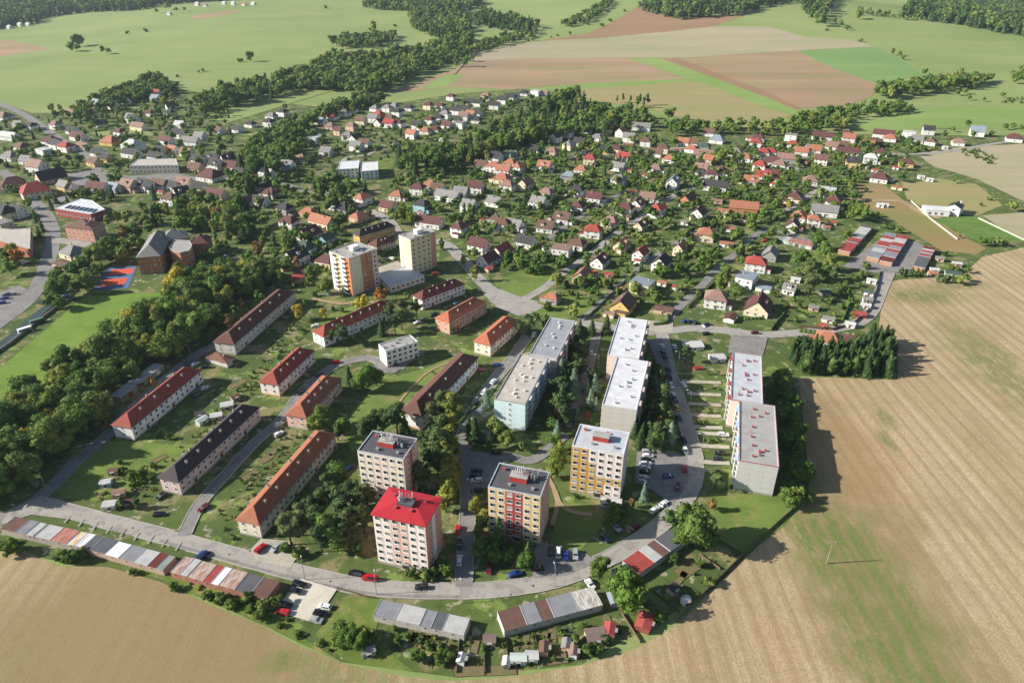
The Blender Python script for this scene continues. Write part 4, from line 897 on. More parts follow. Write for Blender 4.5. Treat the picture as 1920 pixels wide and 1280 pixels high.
def house(px, py, roof, wall, typ='g', ori='/', k=1.0, two=None):
    small = typ == 's'
    eh = 2.3 if small else 4.5
    p = at(px, py, eh); x, y, z = p
    r = random.Random(int(px*31+py*17))
    ang = {'/': 58, '\\': 148, '-': -25, '|': 88}[ori]+r.uniform(-7, 7)
    if px < 480 and ori == '/': ang -= 14
    far = 1333/(y*.875+172*.48) < 2.0
    two = (r.random() < .4) if two is None else two
    e = {'s': 2.2, 'f': 6.2, 'l': 4.2}.get(typ, 5.4 if two else 3.6)
    L = {'s': 5.0, 'f': 11.5, 'l': 19.0, 'h': 10.8}.get(typ, 11.4)*k*r.uniform(.94, 1.06)
    W = {'s': 3.6, 'f': 9.5, 'l': 9.0, 'h': 9.6}.get(typ, 8.8)*(k if typ != 'l' else 1)*r.uniform(.95, 1.05)
    ar = area(px, py)
    if small:
        root = empty('garden_shed', (x, y, z), R(ang)); tag(root, 'small %s shed with %s roof %s' % (WNAME[wall], RNAME[roof], ar), 'shed', 'sheds '+ar)
    else:
        root = empty('house', (x, y, z), R(ang)); tag(root, '%s%s house with %s %s roof %s' % ('two-storey ' if (two and typ in 'gh') else '', WNAME[wall], RNAME[roof], NS[typ], ar), 'house', 'houses '+ar)
    OCC.append((x, y, max(L, W)*.55))
    if not small: HOMES.append((x, y, '%s house with %s %s roof' % (WNAME[wall], RNAME[roof], NS[typ])))
    wm, rm = MW[wall], MR[roof]
    if typ == 'f':
        m = MB(); m.box(0, 0, -.3, L, W, e+.3); m.build('wall', wm, root)
        m = MB(); m.box(0, 0, e-.02, L+.5, W+.5, .3); rf = m.build('roof', rm, root); rise = .3
    elif typ == 's':
        m = MB(); m.gable_wall(L, W, e, .7); m.build('wall', wm, root); m = MB(); m.gable(L, W, e, .7, .25, .12); rf = m.build('roof', rm, root); rise = .7
        door(root, 'f', L, W, 0, .9, 1.9); return root
    elif typ == 'h':
        rise = W*.34; m = MB(); m.box(0, 0, -.3, L, W, e+.3); m.build('wall', wm, root)
        m = MB(); m.hip(L, W, e, rise, .5, .16, 0, L-W*.72); rf = m.build('roof', rm, root)
    else:
        rise = W*.44; m = MB(); m.gable_wall(L, W, e, rise); m.build('wall', wm, root)
        m = MB(); m.gable(L, W, e, rise); rf = m.build('roof', rm, root)
    inst('chimney', chimney_mesh(1.2, .7), rf, (L*r.uniform(-.2, .25), W*.12*(1 if typ != 'f' else 2), e+rise*.76))
    if not far and typ in 'gl' and r.random() < .45:      # roof window
        for i in range(2): 
            me = cached('rw', lambda: (lambda q: (q.box(0, 0, 0, .9, 1.2, .12), q.box(0, 0, .121, .7, 1.0, .01, 1), q.mesh('roof_window', [darkmetal, glass]))[2])(MB()))
            o = inst('roof_window', me, root, (L*(-.2+.35*i), -W*.25, e+rise*.5+.16)); o.rotation_euler = (math.atan(rise/(W/2)), 0, 0)
    if not far and typ == 'g' and r.random() < .4:      # dormer
        m = MB(); m.box(0, 0, -.6, 2.0, 2.2, 1.9); m.box(0, -.1, 1.3, 2.4, 2.7, .14, 1); dm = m.build('dormer', [wm, rm], root, (L*r.uniform(-.2, .2), -W*.26, e+rise*.42)); inst('window', win_mesh(1.2, .9), dm, (0, -1.104, .2))
    if not far and r.random() < .65 and typ in 'gh':    # porch or annexe
        m = MB(); q = r.choice((-1, 1)); ax = q*(L/2+1.6); m.box(ax, -W*.15, -.3, 3.2, W*.55, 2.9); an = m.build('annexe', wm, root)
        m = MB(); m.box(ax+q*.1, -W*.15, 2.6, 3.5, W*.55+.5, .22, 0); m.build('annexe_roof', rm, an)
    fl = 2 if e > 5 else 1
    wsz = (1.3, 1.3); mm = win_mesh(*wsz)
    for s in 'flbr':
        span = L if s in 'fb' else W
        n = (1 if far else max(2, int(span/3.6)))
        for f in range(fl):
            for j in range(n):
                if far and f and j: continue
                put_window(root, s, L, W, -span/2+span*(j+.5)/n, 1.1+f*2.6, mm)
        if s in 'lr' and typ == 'g' and not far: put_window(root, s, L, W, 0, e+.3, win_mesh(1.0, 1.1))
    if not far: door(root, 'f', L, W, L*.04)
    if not far and r.random() < .38: SHEDS.append((x, y, R(ang), L, W, r.choice('rbgkpdo'), r.choice('wtgc'), ar))
    return root
SHEDS = []; HOMES = []
H21 = '''385 340 b w g -|500 250 k w h /|620 185 k w g \\|490 145 d w h -|100 100 p c g /|260 165 p c h -|200 235 g w g \\|430 40 l g h -|800 65 g w h -|915 155 r w s -|1020 185 p w g -|940 235 b w g /|850 280 k w h -|1090 285 r w h /|740 365 p c h -|965 395 b c g / .8
610 445 r w h -|490 530 b w h -|375 590 p w f -|255 405 b w g -|105 515 d w g -|260 575 p w s -|825 540 o c g / .85|965 620 r w g / .85|660 660 k w g /|1120 690 d w g /|1265 580 o c g / .75|530 770 o c g /|615 757 r w s -|730 770 r t s -|310 930 o g h - .72|975 850 l c f -|835 985 b y g / 1.2
1140 1030 b t s - 1.9|1130 832 o w s -|1240 865 r w s -|1455 470 o c h -|1610 540 o w s - 1.6|1650 430 o w s - 1.5|1530 950 p w h - 1.1|1640 1090 k w s / 1.5|1830 690 r w h - 1.1|1760 805 l w f /|1400 320 k w g /|1320 200 b o g /|1740 265 o o l -|1590 290 o t s - 1.5|1760 360 k w s -|1530 105 d w l -|1500 25 k w h -|1795 60 o w g -|1890 25 r w g -|1210 85 l w g /|1000 30 r w s -|1300 380 g w s -|1540 220 p t s - 1.5|20 395 g w g -|1420 490 g w s -|1890 870 l w s - 1.6|1880 590 g w s /'''
H31 = '''320 60 p w h -|450 150 w w f -|210 175 k c h /|120 215 k c s - 1.6|490 230 k w h -|425 290 g w l -|240 325 o w h /|345 365 o w h - .8|190 390 k w g / .9|230 430 o w s -|490 380 r t s -|840 40 k w h - 1.25|970 118 o c s - 1.6|1150 40 w w s -|1215 60 w w s -|845 250 w w s -|880 250 w w s -|30 15 k w g -|40 95 r w s -|20 610 g g g /|210 805 w w s -|165 865 g w g - .6|-70 1000 k c g / 1.35|455 1240 o w h -|630 1250 k w h - .7
780 815 w w s -|760 905 e w s -|750 955 g w s -|735 1000 w w s -|695 1065 r k s - 1.2|455 1100 g w s - 1.2|410 1155 r k s - .7|430 900 e g s - 1.2|345 1015 g t s -|1250 735 w w s -|1240 760 o t s -|1390 760 e e s - 1.6|1290 650 g t s -|1420 690 w t s -|620 1140 w w s -|-310 330 l w s -'''
H20 = '''575 965 p w h - .8|820 990 o w g /|970 945 g w l -|880 1030 g w g -|890 1085 r w s - 1.6|1005 1060 b w h -|640 1020 g w h -|330 1030 d w g /|420 995 p w g /|430 1085 g c h /|510 1055 d w g -|165 1110 d w g -|80 1135 k w h - .7|20 1150 g e h -|690 1110 d y h -|790 1105 k c h -|840 1165 r w g -|535 1150 d w h -|585 1190 r c h -|800 1240 g w g \\|245 1245 o w g -|520 1260 o w h -|50 1250 o w h /|1080 1135 b w g -|1135 1110 b c h -|1185 1180 o w h -
1290 1055 o w g -|1355 1060 b w g -|1350 1105 o w h -|1440 1100 e g h -|1480 985 b w g -|1540 1035 l w h - 1.3|1440 1150 p t l -|1475 1195 o t g - .8|1680 1130 g w h -|1755 1170 o w h -|1860 1240 r w h -|1830 1070 r w h -|1850 1025 k w h -|1890 1130 r w h -|1740 1090 r w s -|1775 1035 r w s -|1080 1250 p w h -|1420 1265 p w g -|1560 1265 k w h -|90 690 d w h -|180 690 w w f -|20 725 d w g -|245 690 p w g - .8|300 1120 p t h -|1250 1120 r w s -|380 960 p w g - .7'''
H30 = '''175 1020 g w f -|410 1015 k w l -|190 1070 r w h -|90 1080 r w s -|590 1005 k w h -|605 1035 o w g -|300 1085 g w s -|255 1125 o w g -|350 1125 o w g -|480 1085 p w g -|560 1080 b w g -|600 1135 k w l -|750 1075 o y g -|800 1060 k y g -|870 1000 k w l -|920 1025 o w h -|1060 1000 w w f -|1120 1035 g w g -|1090 1068 p w s -|1205 975 d w g -|1225 1050 b w h /|1430 1055 p w h -|1570 985 l w g - 1.2|1850 1025 k w h - 1.3|850 1135 k w h -|770 1185 w w h -|640 1215 d y g -|150 1180 p g l -|400 1195 b w g -|90 1220 p w h -|30 1200 k w g -|1040 1210 k y h -|20 1125 r w h -|800 1270 r w s -|700 1150 w w s -|960 1250 r w s -|1330 1100 w w s -'''
H10 = '''575 865 r w h -|665 840 g w h -|720 815 k w h -|560 935 p t h -|490 900 l w g -|720 945 p t h -|790 905 b c g -|895 805 g w h -|985 810 g w h -|1040 800 g w h -|920 845 r o h -|1060 840 d w h -|880 885 g w g -|930 910 d w g /|1010 885 b y h -|1000 925 r w g -|1070 925 k w h -|1150 800 d w h -|1295 790 k c h -|1385 795 k w h -|1420 855 g w h -|1500 830 d w g -|1565 810 d w g -|1305 900 k w h -|1370 885 d w h -|1210 940 d w g -|1345 960 k w h -|1270 970 o w h -|1170 1005 o w g -|1435 930 k w g -|1500 890 d w g -|1560 870 p w g -|1610 860 o w g -|1660 840 d w g -|1655 890 d w h -
1530 930 g w f -|1465 725 k w h -|1640 765 d w l -|1725 720 p w h - 1.2|1790 790 d w g -|1850 750 d w g -|1905 730 d w g -|430 1040 w w f -|690 1015 g w h -|745 1040 d w g /|815 1075 b w g -|755 1095 g w g -|1040 1070 b w s -|340 1175 p w h -|530 1125 g w g -|700 765 g w h -|115 860 g w h -|200 840 d w h -|100 915 d w h -|250 595 p w g -|1790 1180 d w g - 1.15|1890 1155 e e f -|1690 1225 b w g -|1785 1245 o w h -|1860 1275 o w g -|1910 1225 o w h -|1390 1040 w w s -|620 980 k t g - .8|240 1240 g w g -|480 1010 g w s -'''
H11 = '''60 105 d w h -|110 155 k w h -|85 25 w w g -|30 215 d w g -|1215 130 k w h -|1310 95 o w h - 1.1|1365 120 b w g -|1060 170 o w h -|800 205 o w h /|655 265 d g h -|770 330 o t h /|400 295 o t h -|495 370 o c l \\|250 380 k w h -|395 460 k c g / 1.15|520 495 e u g / .8|365 550 e u h -|300 645 d w g / 1.2|530 655 k c h -|990 255 k c g -|1250 255 d u h -|1300 372 k w l -|1205 50 d w s -|1530 425 k w h /|1800 345 b e h - .7|1850 395 b w h -|1670 555 k w g -|1840 590 r w g / 1.2|1740 650 k w g /|1600 262 g w g \\|1790 218 g w g \\|1540 165 g g g -|1440 180 g w l -|1650 120 k w g -|1890 110 p w h -|1850 45 o c h - 1.3|1240 310 p w s -|310 795 r t s - 1.6|330 745 b t s - 1.4|220 280 d g h -|1770 50 p w s -|575 270 w w s -|190 715 k t s - 1.5'''
H01 = '''260 150 r c h / 1.8|100 100 k c h / 1.6|380 40 d t g / 1.7|490 115 g y g -|570 130 d y g -|735 118 k w l -|860 118 l w g -|970 110 p t g - 1.2|1085 105 d w g - 1.1|1200 92 b w g - 1.1|1290 100 d w g -|1390 95 p c g - 1.1|1585 25 k w h - 1.7|1280 205 b w h -|1360 165 d w g /|1500 130 d w g -|1620 165 k c l -|1840 218 b w g /|1800 20 d w g -|545 592 g c h - 1.2|470 690 b t s - 2|40 310 d c h - 1.4|130 300 d w g -|20 400 g c f -'''
H00 = '''855 680 p w g -|850 742 p w g -|740 768 l w l -|940 752 d w g -|1180 700 r w g -|1170 738 l w g -|1280 790 d w g /|530 838 p w g -|700 842 p w h /|850 790 d w g -|1125 838 k w h -|1275 848 d w h -|980 870 g w g -|760 918 d w g /|1000 892 d w g -|1280 958 k w g -|1350 925 w w g -|1040 942 p c l -|420 935 p w h -|540 968 d w g -|590 1018 k w l -|900 990 k w h -|830 1048 o y h - 1.5|1000 1090 w w h - 1.6|1250 1048 k w l -|1430 1052 g w l -|1500 1010 g w g -|1210 1118 d y g -|1295 1112 o w g -|1400 1132 o w g -|985 1142 d w l -|1180 1168 d w l -|380 1045 k w h - 1.3|500 1098 r w h - 1.2|165 1090 b w h - 1.3
240 945 d w h -|140 925 g w g -|30 865 p w h - 1.5|70 1015 w w l -|730 1132 d w g -|790 1172 d y g -|710 1205 b y g -|280 1245 p w g - 1.3|1480 1198 d w g -|1600 1188 d w g -|1710 1192 d w g /|1620 1235 d w g -|1720 1235 k t l -|1470 1245 b t g -|80 1160 g w h - 1.3|200 1190 g w g -|330 1130 w w f -|1330 1000 d w g -|420 1080 d w g -|620 1090 p w g -|1640 970 b w g -|1780 960 d w g -|1880 920 d w h -'''
HTOP = '''150 185 w w g -|210 180 w w g -|70 200 w w g -|1480 30 w w g -|1540 35 p w g -|1680 20 w w g -|1750 25 w w g -|1830 28 o w g -|1900 25 w w g -|1270 98 l w g -'''
for (c, r_), data in (((2, 1), H21), ((3, 1), H31), ((2, 0), H20), ((3, 0), H30), ((1, 0), H10), ((1, 1), H11), ((0, 1), H01), ((0, 0), H00), ((0, 0), HTOP)):
    for e in data.replace('\n', '|').split('|'):
        q = e.split()
        if len(q) < 6: continue
        house(*T(c, r_, float(q[0]), float(q[1])), q[2], q[3], q[4], q[5], float(q[6]) if len(q) > 6 else 1.0)

for x, y, a, L, W, rf_, wl_, ar in SHEDS:
    for q in range(6):
        t = a+rng.uniform(0, 6.28); d = max(L, W)*.6+rng.uniform(3, 6); sx, sy = x+math.cos(t)*d, y+math.sin(t)*d
        if on_road(sx, sy) or any((sx-o[0])**2+(sy-o[1])**2 < (o[2]+2.2)**2 for o in OCC): continue
        l, w_ = rng.uniform(3.2, 6), rng.uniform(2.6, 3.6); root = empty('garden_shed', (sx, sy, 0), a+rng.choice((0, 1.57))); tag(root, 'small %s shed with %s roof %s' % (WNAME[wl_], RNAME[rf_], ar), 'shed', 'sheds '+ar); OCC.append((sx, sy, 2.5))
        m = MB(); m.gable_wall(l, w_, 2.1, .5); m.build('wall', MW[wl_], root); m = MB(); m.gable(l, w_, 2.1, .5, .25, .1); m.build('roof', MR[rf_], root); door(root, 'f', l, w_, 0, .9, 1.9); break
# ------------------------------------------------------------------ cars
CARCOL = dict(white='#d8d8d6', silver='#9a9da0', black='#141517', dark='#23262b', red='#b01a1e', darkred='#5a1418', blue='#1d3a7a', navy='#18233d', yellow='#c9b429', teal='#2c5a63', orange='#b5532a')
CNAME = dict(dark='dark grey', darkred='dark red', navy='navy blue')
CM = {k: paint('car_'+k, v, .22, .6) for k, v in CARCOL.items()}
def car_body(kind, col):
    prof = {'hatch': [(-2.0, .35), (-2.05, .8), (-1.95, 1.0), (-1.6, 1.42), (-.2, 1.47), (.45, 1.38), (1.05, .98), (1.95, .82), (2.05, .6), (2.0, .35)],
            'estate': [(-2.25, .35), (-2.3, .85), (-2.2, 1.02), (-1.95, 1.44), (-.3, 1.5), (.35, 1.4), (1.0, 1.0), (2.05, .84), (2.2, .6), (2.15, .35)],
            'van': [(-2.5, .35), (-2.5, 1.0), (-2.45, 1.2), (-2.35, 1.95), (.6, 2.0), (1.1, 1.85), (1.7, 1.15), (2.3, 1.0), (2.45, .7), (2.4, .35)]}[kind]
    m = MB(); n = len(prof); wd = .88
    def wof(z): return wd if z < 1.0 else wd-(z-1.0)*.42
    for s in (-1, 1):
        for x, z in prof: m.v.append((x, s*wof(z), z))
    for i in range(n):
        j = (i+1) % n; m.f.append((i, j, n+j, n+i)); m.m.append(0)
    m.f.append(tuple(reversed(range(n)))); m.m.append(0); m.f.append(tuple(range(n, 2*n))); m.m.append(0)
    me = m.mesh('body', [CM[col]])
    g = MB(); e = .012
    pts = {q: prof[q] for q in range(n)}
    for i, j in ((2, 3), (5, 6)):          # rear and front screens
        (x0, z0), (x1, z1) = pts[i], pts[j]; nx, nz = (z1-z0), -(x1-x0); l = math.hypot(nx, nz); sg = -1 if i == 2 else 1; nx, nz = sg*abs(nx)/l*e*2, abs(nz)/l*e*2
        a, b = (x0+(x1-x0)*.08, z0+(z1-z0)*.08), (x0+(x1-x0)*.92, z0+(z1-z0)*.92)
        g.poly([(a[0]+nx, -wof(a[1])+.08, a[1]+nz), (a[0]+nx, wof(a[1])-.08, a[1]+nz), (b[0]+nx, wof(b[1])-.08, b[1]+nz), (b[0]+nx, -wof(b[1])+.08, b[1]+nz)])
    zt_, zb = prof[4][1]-.1, 1.03
    for s in (-1, 1):
        for xa, xb in ((prof[3][0]+.02, -.72), (-.66, .12), (.18, .62)):
            xa2 = xa+.1; xb2 = xb if xb < .3 else .35
            g.poly([(xa, s*(wof(zb)+e), zb), (xb, s*(wof(zb)+e), zb), (xb2, s*(wof(zt_)+e), zt_), (xa2, s*(wof(zt_)+e), zt_)])
    return me, g.mesh('window_glass', [glass])
wheel = MB(); wheel.tube((0, -.11, 0), (0, .11, 0), .31, .31, 12); wheel.tube((0, -.125, 0), (0, .125, 0), .17, .17, 8, 1); wheel = wheel.mesh('wheel', [tyre, metal])
lampm = MB(); lampm.box(0, 0, 0, .06, .34, .16); lampm = lampm.mesh('headlight', [white])
def car(px, py, col, ang, where, kind=None):
    p = at(px, py, .7); x, y = p.x, p.y; r = random.Random(int(px*7+py*13))
    kind = kind or r.choice(['hatch', 'estate', 'estate', 'hatch'])
    root = empty('parked_car', (x, y, surf_z(x, y)), R(ang+r.uniform(-3, 3)+(180 if r.random() < .5 else 0)))
    tag(root, '%s %s car %s' % (CNAME.get(col, col), {'hatch': 'hatchback', 'estate': 'estate', 'van': 'van-bodied'}[kind], where), 'car', 'cars '+where)
    b, g = cached(('car', kind, col), lambda: car_body(kind, col))
    inst('body', b, root); inst('window_glass', g, root)
    ax = 1.3 if kind == 'hatch' else 1.45
    for sx in (-1, 1):
        for sy in (-1, 1): inst('wheel', wheel, root, (sx*ax, sy*.8, .31))
    for sy in (-1, 1): inst('headlight', lampm, root, ({'hatch': 2.02, 'estate': 2.14, 'van': 2.42}[kind], sy*.6, .62))
    OCC.append((x, y, 2.6))
CARS = [((1, 3), 'on the yard below the long cream row', '35 270 red 62|150 268 silver 62'),
 ((1, 3), 'on the pale gravel car park', '330 540 black -15|300 590 dark -15|230 700 black -15|200 745 red -15|515 705 white -15|485 755 black -15|450 805 silver -15'),
 ((1, 3), 'on the main road below the red-roofed tower', '750 458 black -10 van|855 495 red -10 van|1240 560 dark -4'),
 ((1, 3), 'in the shaded street beside the red-roofed tower', '1515 130 red 90|1527 240 black 90|1528 360 white 90|1750 420 darkred 80'),
 ((2, 3), 'in the court below the tower with the red stripe', '290 290 black 84|350 300 white 84 van|405 325 blue 84|475 318 silver 86|25 460 blue 20|190 420 black 5'),
 ((2, 3), 'beside the main road below the ochre tower', '780 110 silver 125|925 105 darkred 45|700 190 navy 120|585 535 white 115'),
 ((2, 2), 'in the bays beside the ochre tower', '1020 825 silver 0|1020 858 white 0|1005 890 black 0|1005 918 white 0|1000 945 white 0|995 978 black 0|985 1020 silver 0|975 1050 silver 0|1170 1010 blue 2'),
 ((2, 2), 'on the bend of the main road', '1290 955 red 86|1240 1090 darkred 70|1140 1210 white 45|1070 1258 white 45|1300 815 white 88'),
 ((2, 2), 'in the kerbside line beside the white-roofed slabs', '1290 745 navy 92|1250 570 navy 94|1240 495 yellow 94|1222 440 navy 96|1210 400 white 96|1195 330 white 97|1285 320 white 100|1180 270 black 97|1170 215 dark 97|1147 125 black 98|1135 85 dark 98|1127 35 white 98|1220 35 white 98'),
 ((2, 2), 'by the paths of the white slab', '1405 200 red 10|1585 700 white -6|1560 835 black -8|1545 880 dark -8'),
 ((2, 2), 'in the lane between the slabs', '595 85 white 88|465 530 navy 82|455 580 navy 82|570 560 red 80'),
 ((1, 2), 'on the estate street between the rows', '170 620 white 56|210 570 silver 56|170 690 white 56|600 155 red 8|330 380 dark 56|470 245 dark 56|690 950 blue 60'),
 ((1, 2), 'beside the weathered black-brown roofed row', '1780 300 white 62|1710 380 white 60|1640 460 dark 58|1680 525 white 75|1810 175 blue 8|1690 210 red 8'),
 ((1, 2), 'in the shaded court left of the striped tower', '1660 970 dark 4|1650 1005 black 4|1655 1040 white 4|1655 1115 black 4|1800 835 dark 4'),
 ((0, 2), 'by the wood road row', '1535 345 white 55|1480 400 dark 55|1420 165 teal 60|1465 168 white 60|1540 190 dark 10|1210 1155 black 60|1525 1245 darkred 56'),
 ((0, 3), 'on the grass strip by the garage rows', '1515 325 blue 58 van|1195 12 black 5'),
 ((1, 1), 'in the yard behind the pavilion', '1020 655 white 130|970 665 dark 130|930 680 dark 130'),
 ((1, 1), 'along the bend near the maroon-roofed row', '1505 995 blue 40|1440 1025 dark 40|1210 1135 white 35|1340 1075 dark 35|1350 775 orange 20 van|1865 690 white 50|445 1160 white 10'),
 ((2, 1), 'near the lower village road', '165 1225 white 75|1290 1125 blue 60|1330 1130 navy 60|1370 1140 dark 60|1455 1155 navy 40|1455 1220 black 5|1820 1215 darkred 2|1895 525 red 5|650 270 dark 58'),
 ((0, 1), 'in the town by the school and road', '285 280 white 110|1640 690 dark 20|1730 635 dark 10|1700 640 silver 10|1500 700 white 60|1540 710 red 10|190 685 white 60'),
 ((0, 1), 'in the supermarket car park', '30 955 blue 20|50 930 navy 20|10 990 blue 20|90 925 silver 20'),
 ((0, 0), 'on the town square', '640 1075 navy 40|650 1095 red 40|590 1070 white 30')]
for (c, r_), where, s in CARS:
    for e in s.split('|'):
        q = e.split(); car(*T(c, r_, float(q[0]), float(q[1])), q[2], float(q[3]), where, q[4] if len(q) > 4 else None)

def covers():
    me = MB(); me.tube((0, 0, -.02), (0, 0, .012), .36, .36, 12); me.box(0, 0, .012, .5, .05, .006); me = me.mesh('manhole_cover', [darkmetal])
    for px, py, wh in ((250, 990, 'opposite the patchwork garages'), (430, 1040, 'at the mouth of the estate street'), (620, 1090, 'by the gravel car park'), (790, 1107, 'below the red-roofed tower'), (1000, 1098, 'above the red-edged garages'), (1110, 1060, 'beside the striped tower court'), (1230, 990, 'beside the short red garages'), (1300, 880, 'on the bend by the ochre tower'), (1262, 720, 'beside the kerbside cars'), (875, 990, 'in the shaded street'), (400, 920, 'between the near-black and cream rows'), (1500, 623, 'by the lane bend')):
        p = at(px, py); o = inst('manhole_cover', me, None, (p.x, p.y, surf_z(p.x, p.y)+.004)); tag(o, 'round dark manhole cover in the road '+wh, 'manhole cover', 'manhole covers')
covers()
# ------------------------------------------------------------------ lamps and poles
def lamp(px, py, h, ang, where):
    p = at(px, py); root = empty('street_lamp', (p.x, p.y, surf_z(p.x, p.y)), R(ang)); tag(root, 'tall grey street lamp '+where, 'street lamp', 'street lamps')
    inst('pole', cached(('lp', h), lambda: (lambda m: (m.tube((0, 0, -.1), (0, 0, h), .12, .07, 7), m.mesh('pole', [metal]))[1])(MB())), root)
    inst('arm', cached(('la', h), lambda: (lambda m: (m.tube((0, 0, h-.05), (1.6, 0, h+.25), .06, .045, 6), m.mesh('arm', [metal]))[1])(MB())), root)
    inst('lamp_head', cached(('lh', h), lambda: (lambda m: (m.box(1.8, 0, h+.2, .8, .26, .14), m.mesh('lamp_head', [white]))[1])(MB())), root)
for c, r_, x, y, h, a, wh in ((0, 2, 350, 1115, 8, 150, 'beside the lawn of the wood road'), (0, 2, 1440, 140, 7, 150, 'by the small hipped house'), (1, 3, 370, 510, 8, 110, 'at the gravel car park corner'), (1, 3, 905, 620, 8, 100, 'at the end of the grey felt garages'),
        (1, 3, 1540, 680, 8, 95, 'beyond the grey felt garages on the main road'), (2, 2, 1330, 490, 8, 160, 'on the path side of the slab road'), (2, 2, 1420, 830, 8, 160, 'at the bend beside the white slab'), (2, 2, 1245, 190, 8, 170, 'opposite the white-roofed slab'), (2, 3, 320, 560, 8, 100, 'above the red-edged garages'),
        (2, 3, 1150, 100, 8, 100, 'beside the short red garage row'), (1, 2, 1630, 1160, 7, 170, 'in the shaded parking court'), (1, 2, 1690, 530, 7, 170, 'beside the pale blue slab'), (2, 2, 645, 200, 7, 170, 'between the slab lanes'), (2, 1, 1850, 520, 7, 200, 'at the village garages'), (0, 1, 700, 830, 9, 250, 'at the tennis court')):
    lamp(*T(c, r_, x, y), h, a, wh)
wood = plaster('pole_wood', '#8d8478')
def pole(px, py, h, wh):
    p = at(px, py); root = empty('power_pole', (p.x, p.y, p.z)); tag(root, 'concrete power pole '+wh, 'power pole', 'power poles')
    m = MB(); m.tube((0, 0, -.2), (0, 0, h), .22, .12, 8); m.build('pole', wood, root)
    m = MB(); m.box(0, 0, h-.25, 1.9, .14, .14); m.build('crossarm', wood, root)
    for i in (-1, 0, 1): m = MB(); m.tube((i*.8, 0, h-.11), (i*.8, 0, h+.16), .06, .04, 6); m.build('insulator', white, root)
pole(*T(3, 3, 440, 385), 9.2, 'standing alone in the stubble field')
for x, y, wh in ((945, 950, 'on the hill meadow by the lane'), (1550, 920, 'on the hill meadow above the blue roof'), (1730, 975, 'on the hill meadow near the big hipped house'), (1360, 430, 'high on the far meadow'), (955, 250, 'at the top of the far meadow')):
    pole(*T(3, 0, x, y), 9, wh)
for x, y, wh in ((1180, 655, 'at the edge of the ploughed hill'), (1640, 660, 'above the terrace quarter'), (405, 690, 'in the river meadow')):
    pole(*T(1, 0, x, y), 9, wh)

# ------------------------------------------------------------------ trees
def rdirs(n, g):
    v = g.normal(size=(n, 3)); return v/np.linalg.norm(v, axis=1)[:, None]
ICO = None
def ico():
    global ICO
    if ICO is None:
        bm = bmesh.new(); bmesh.ops.create_icosphere(bm, subdivisions=1, radius=1)
        ICO = (np.array([v.co[:] for v in bm.verts]), np.array([[v.index for v in f.verts] for f in bm.faces])); bm.free()
    return ICO
def leafquads(c, nrm, size, g):
    n = len(c); up = rdirs(n, g); u = np.cross(nrm, up); u /= np.linalg.norm(u, axis=1)[:, None]+1e-9; v = np.cross(nrm, u)
    s = size*g.uniform(.6, 1.3, (n, 1)); k = g.uniform(.6, 1, (n, 1))
    V = np.stack([c-u*s, c-v*s*k, c+u*s, c+v*s*k], 1).reshape(-1, 3)
    return V, np.arange(4*n).reshape(-1, 4)
SHAPE = dict(broad=(.60, .36, .38), birch=(.58, .22, .42), pine=(.66, .24, .34), poplar=(.53, .10, .47), shrub=(.46, .56, .46), thuja=(.50, .22, .50), bush=(.46, .6, .46))
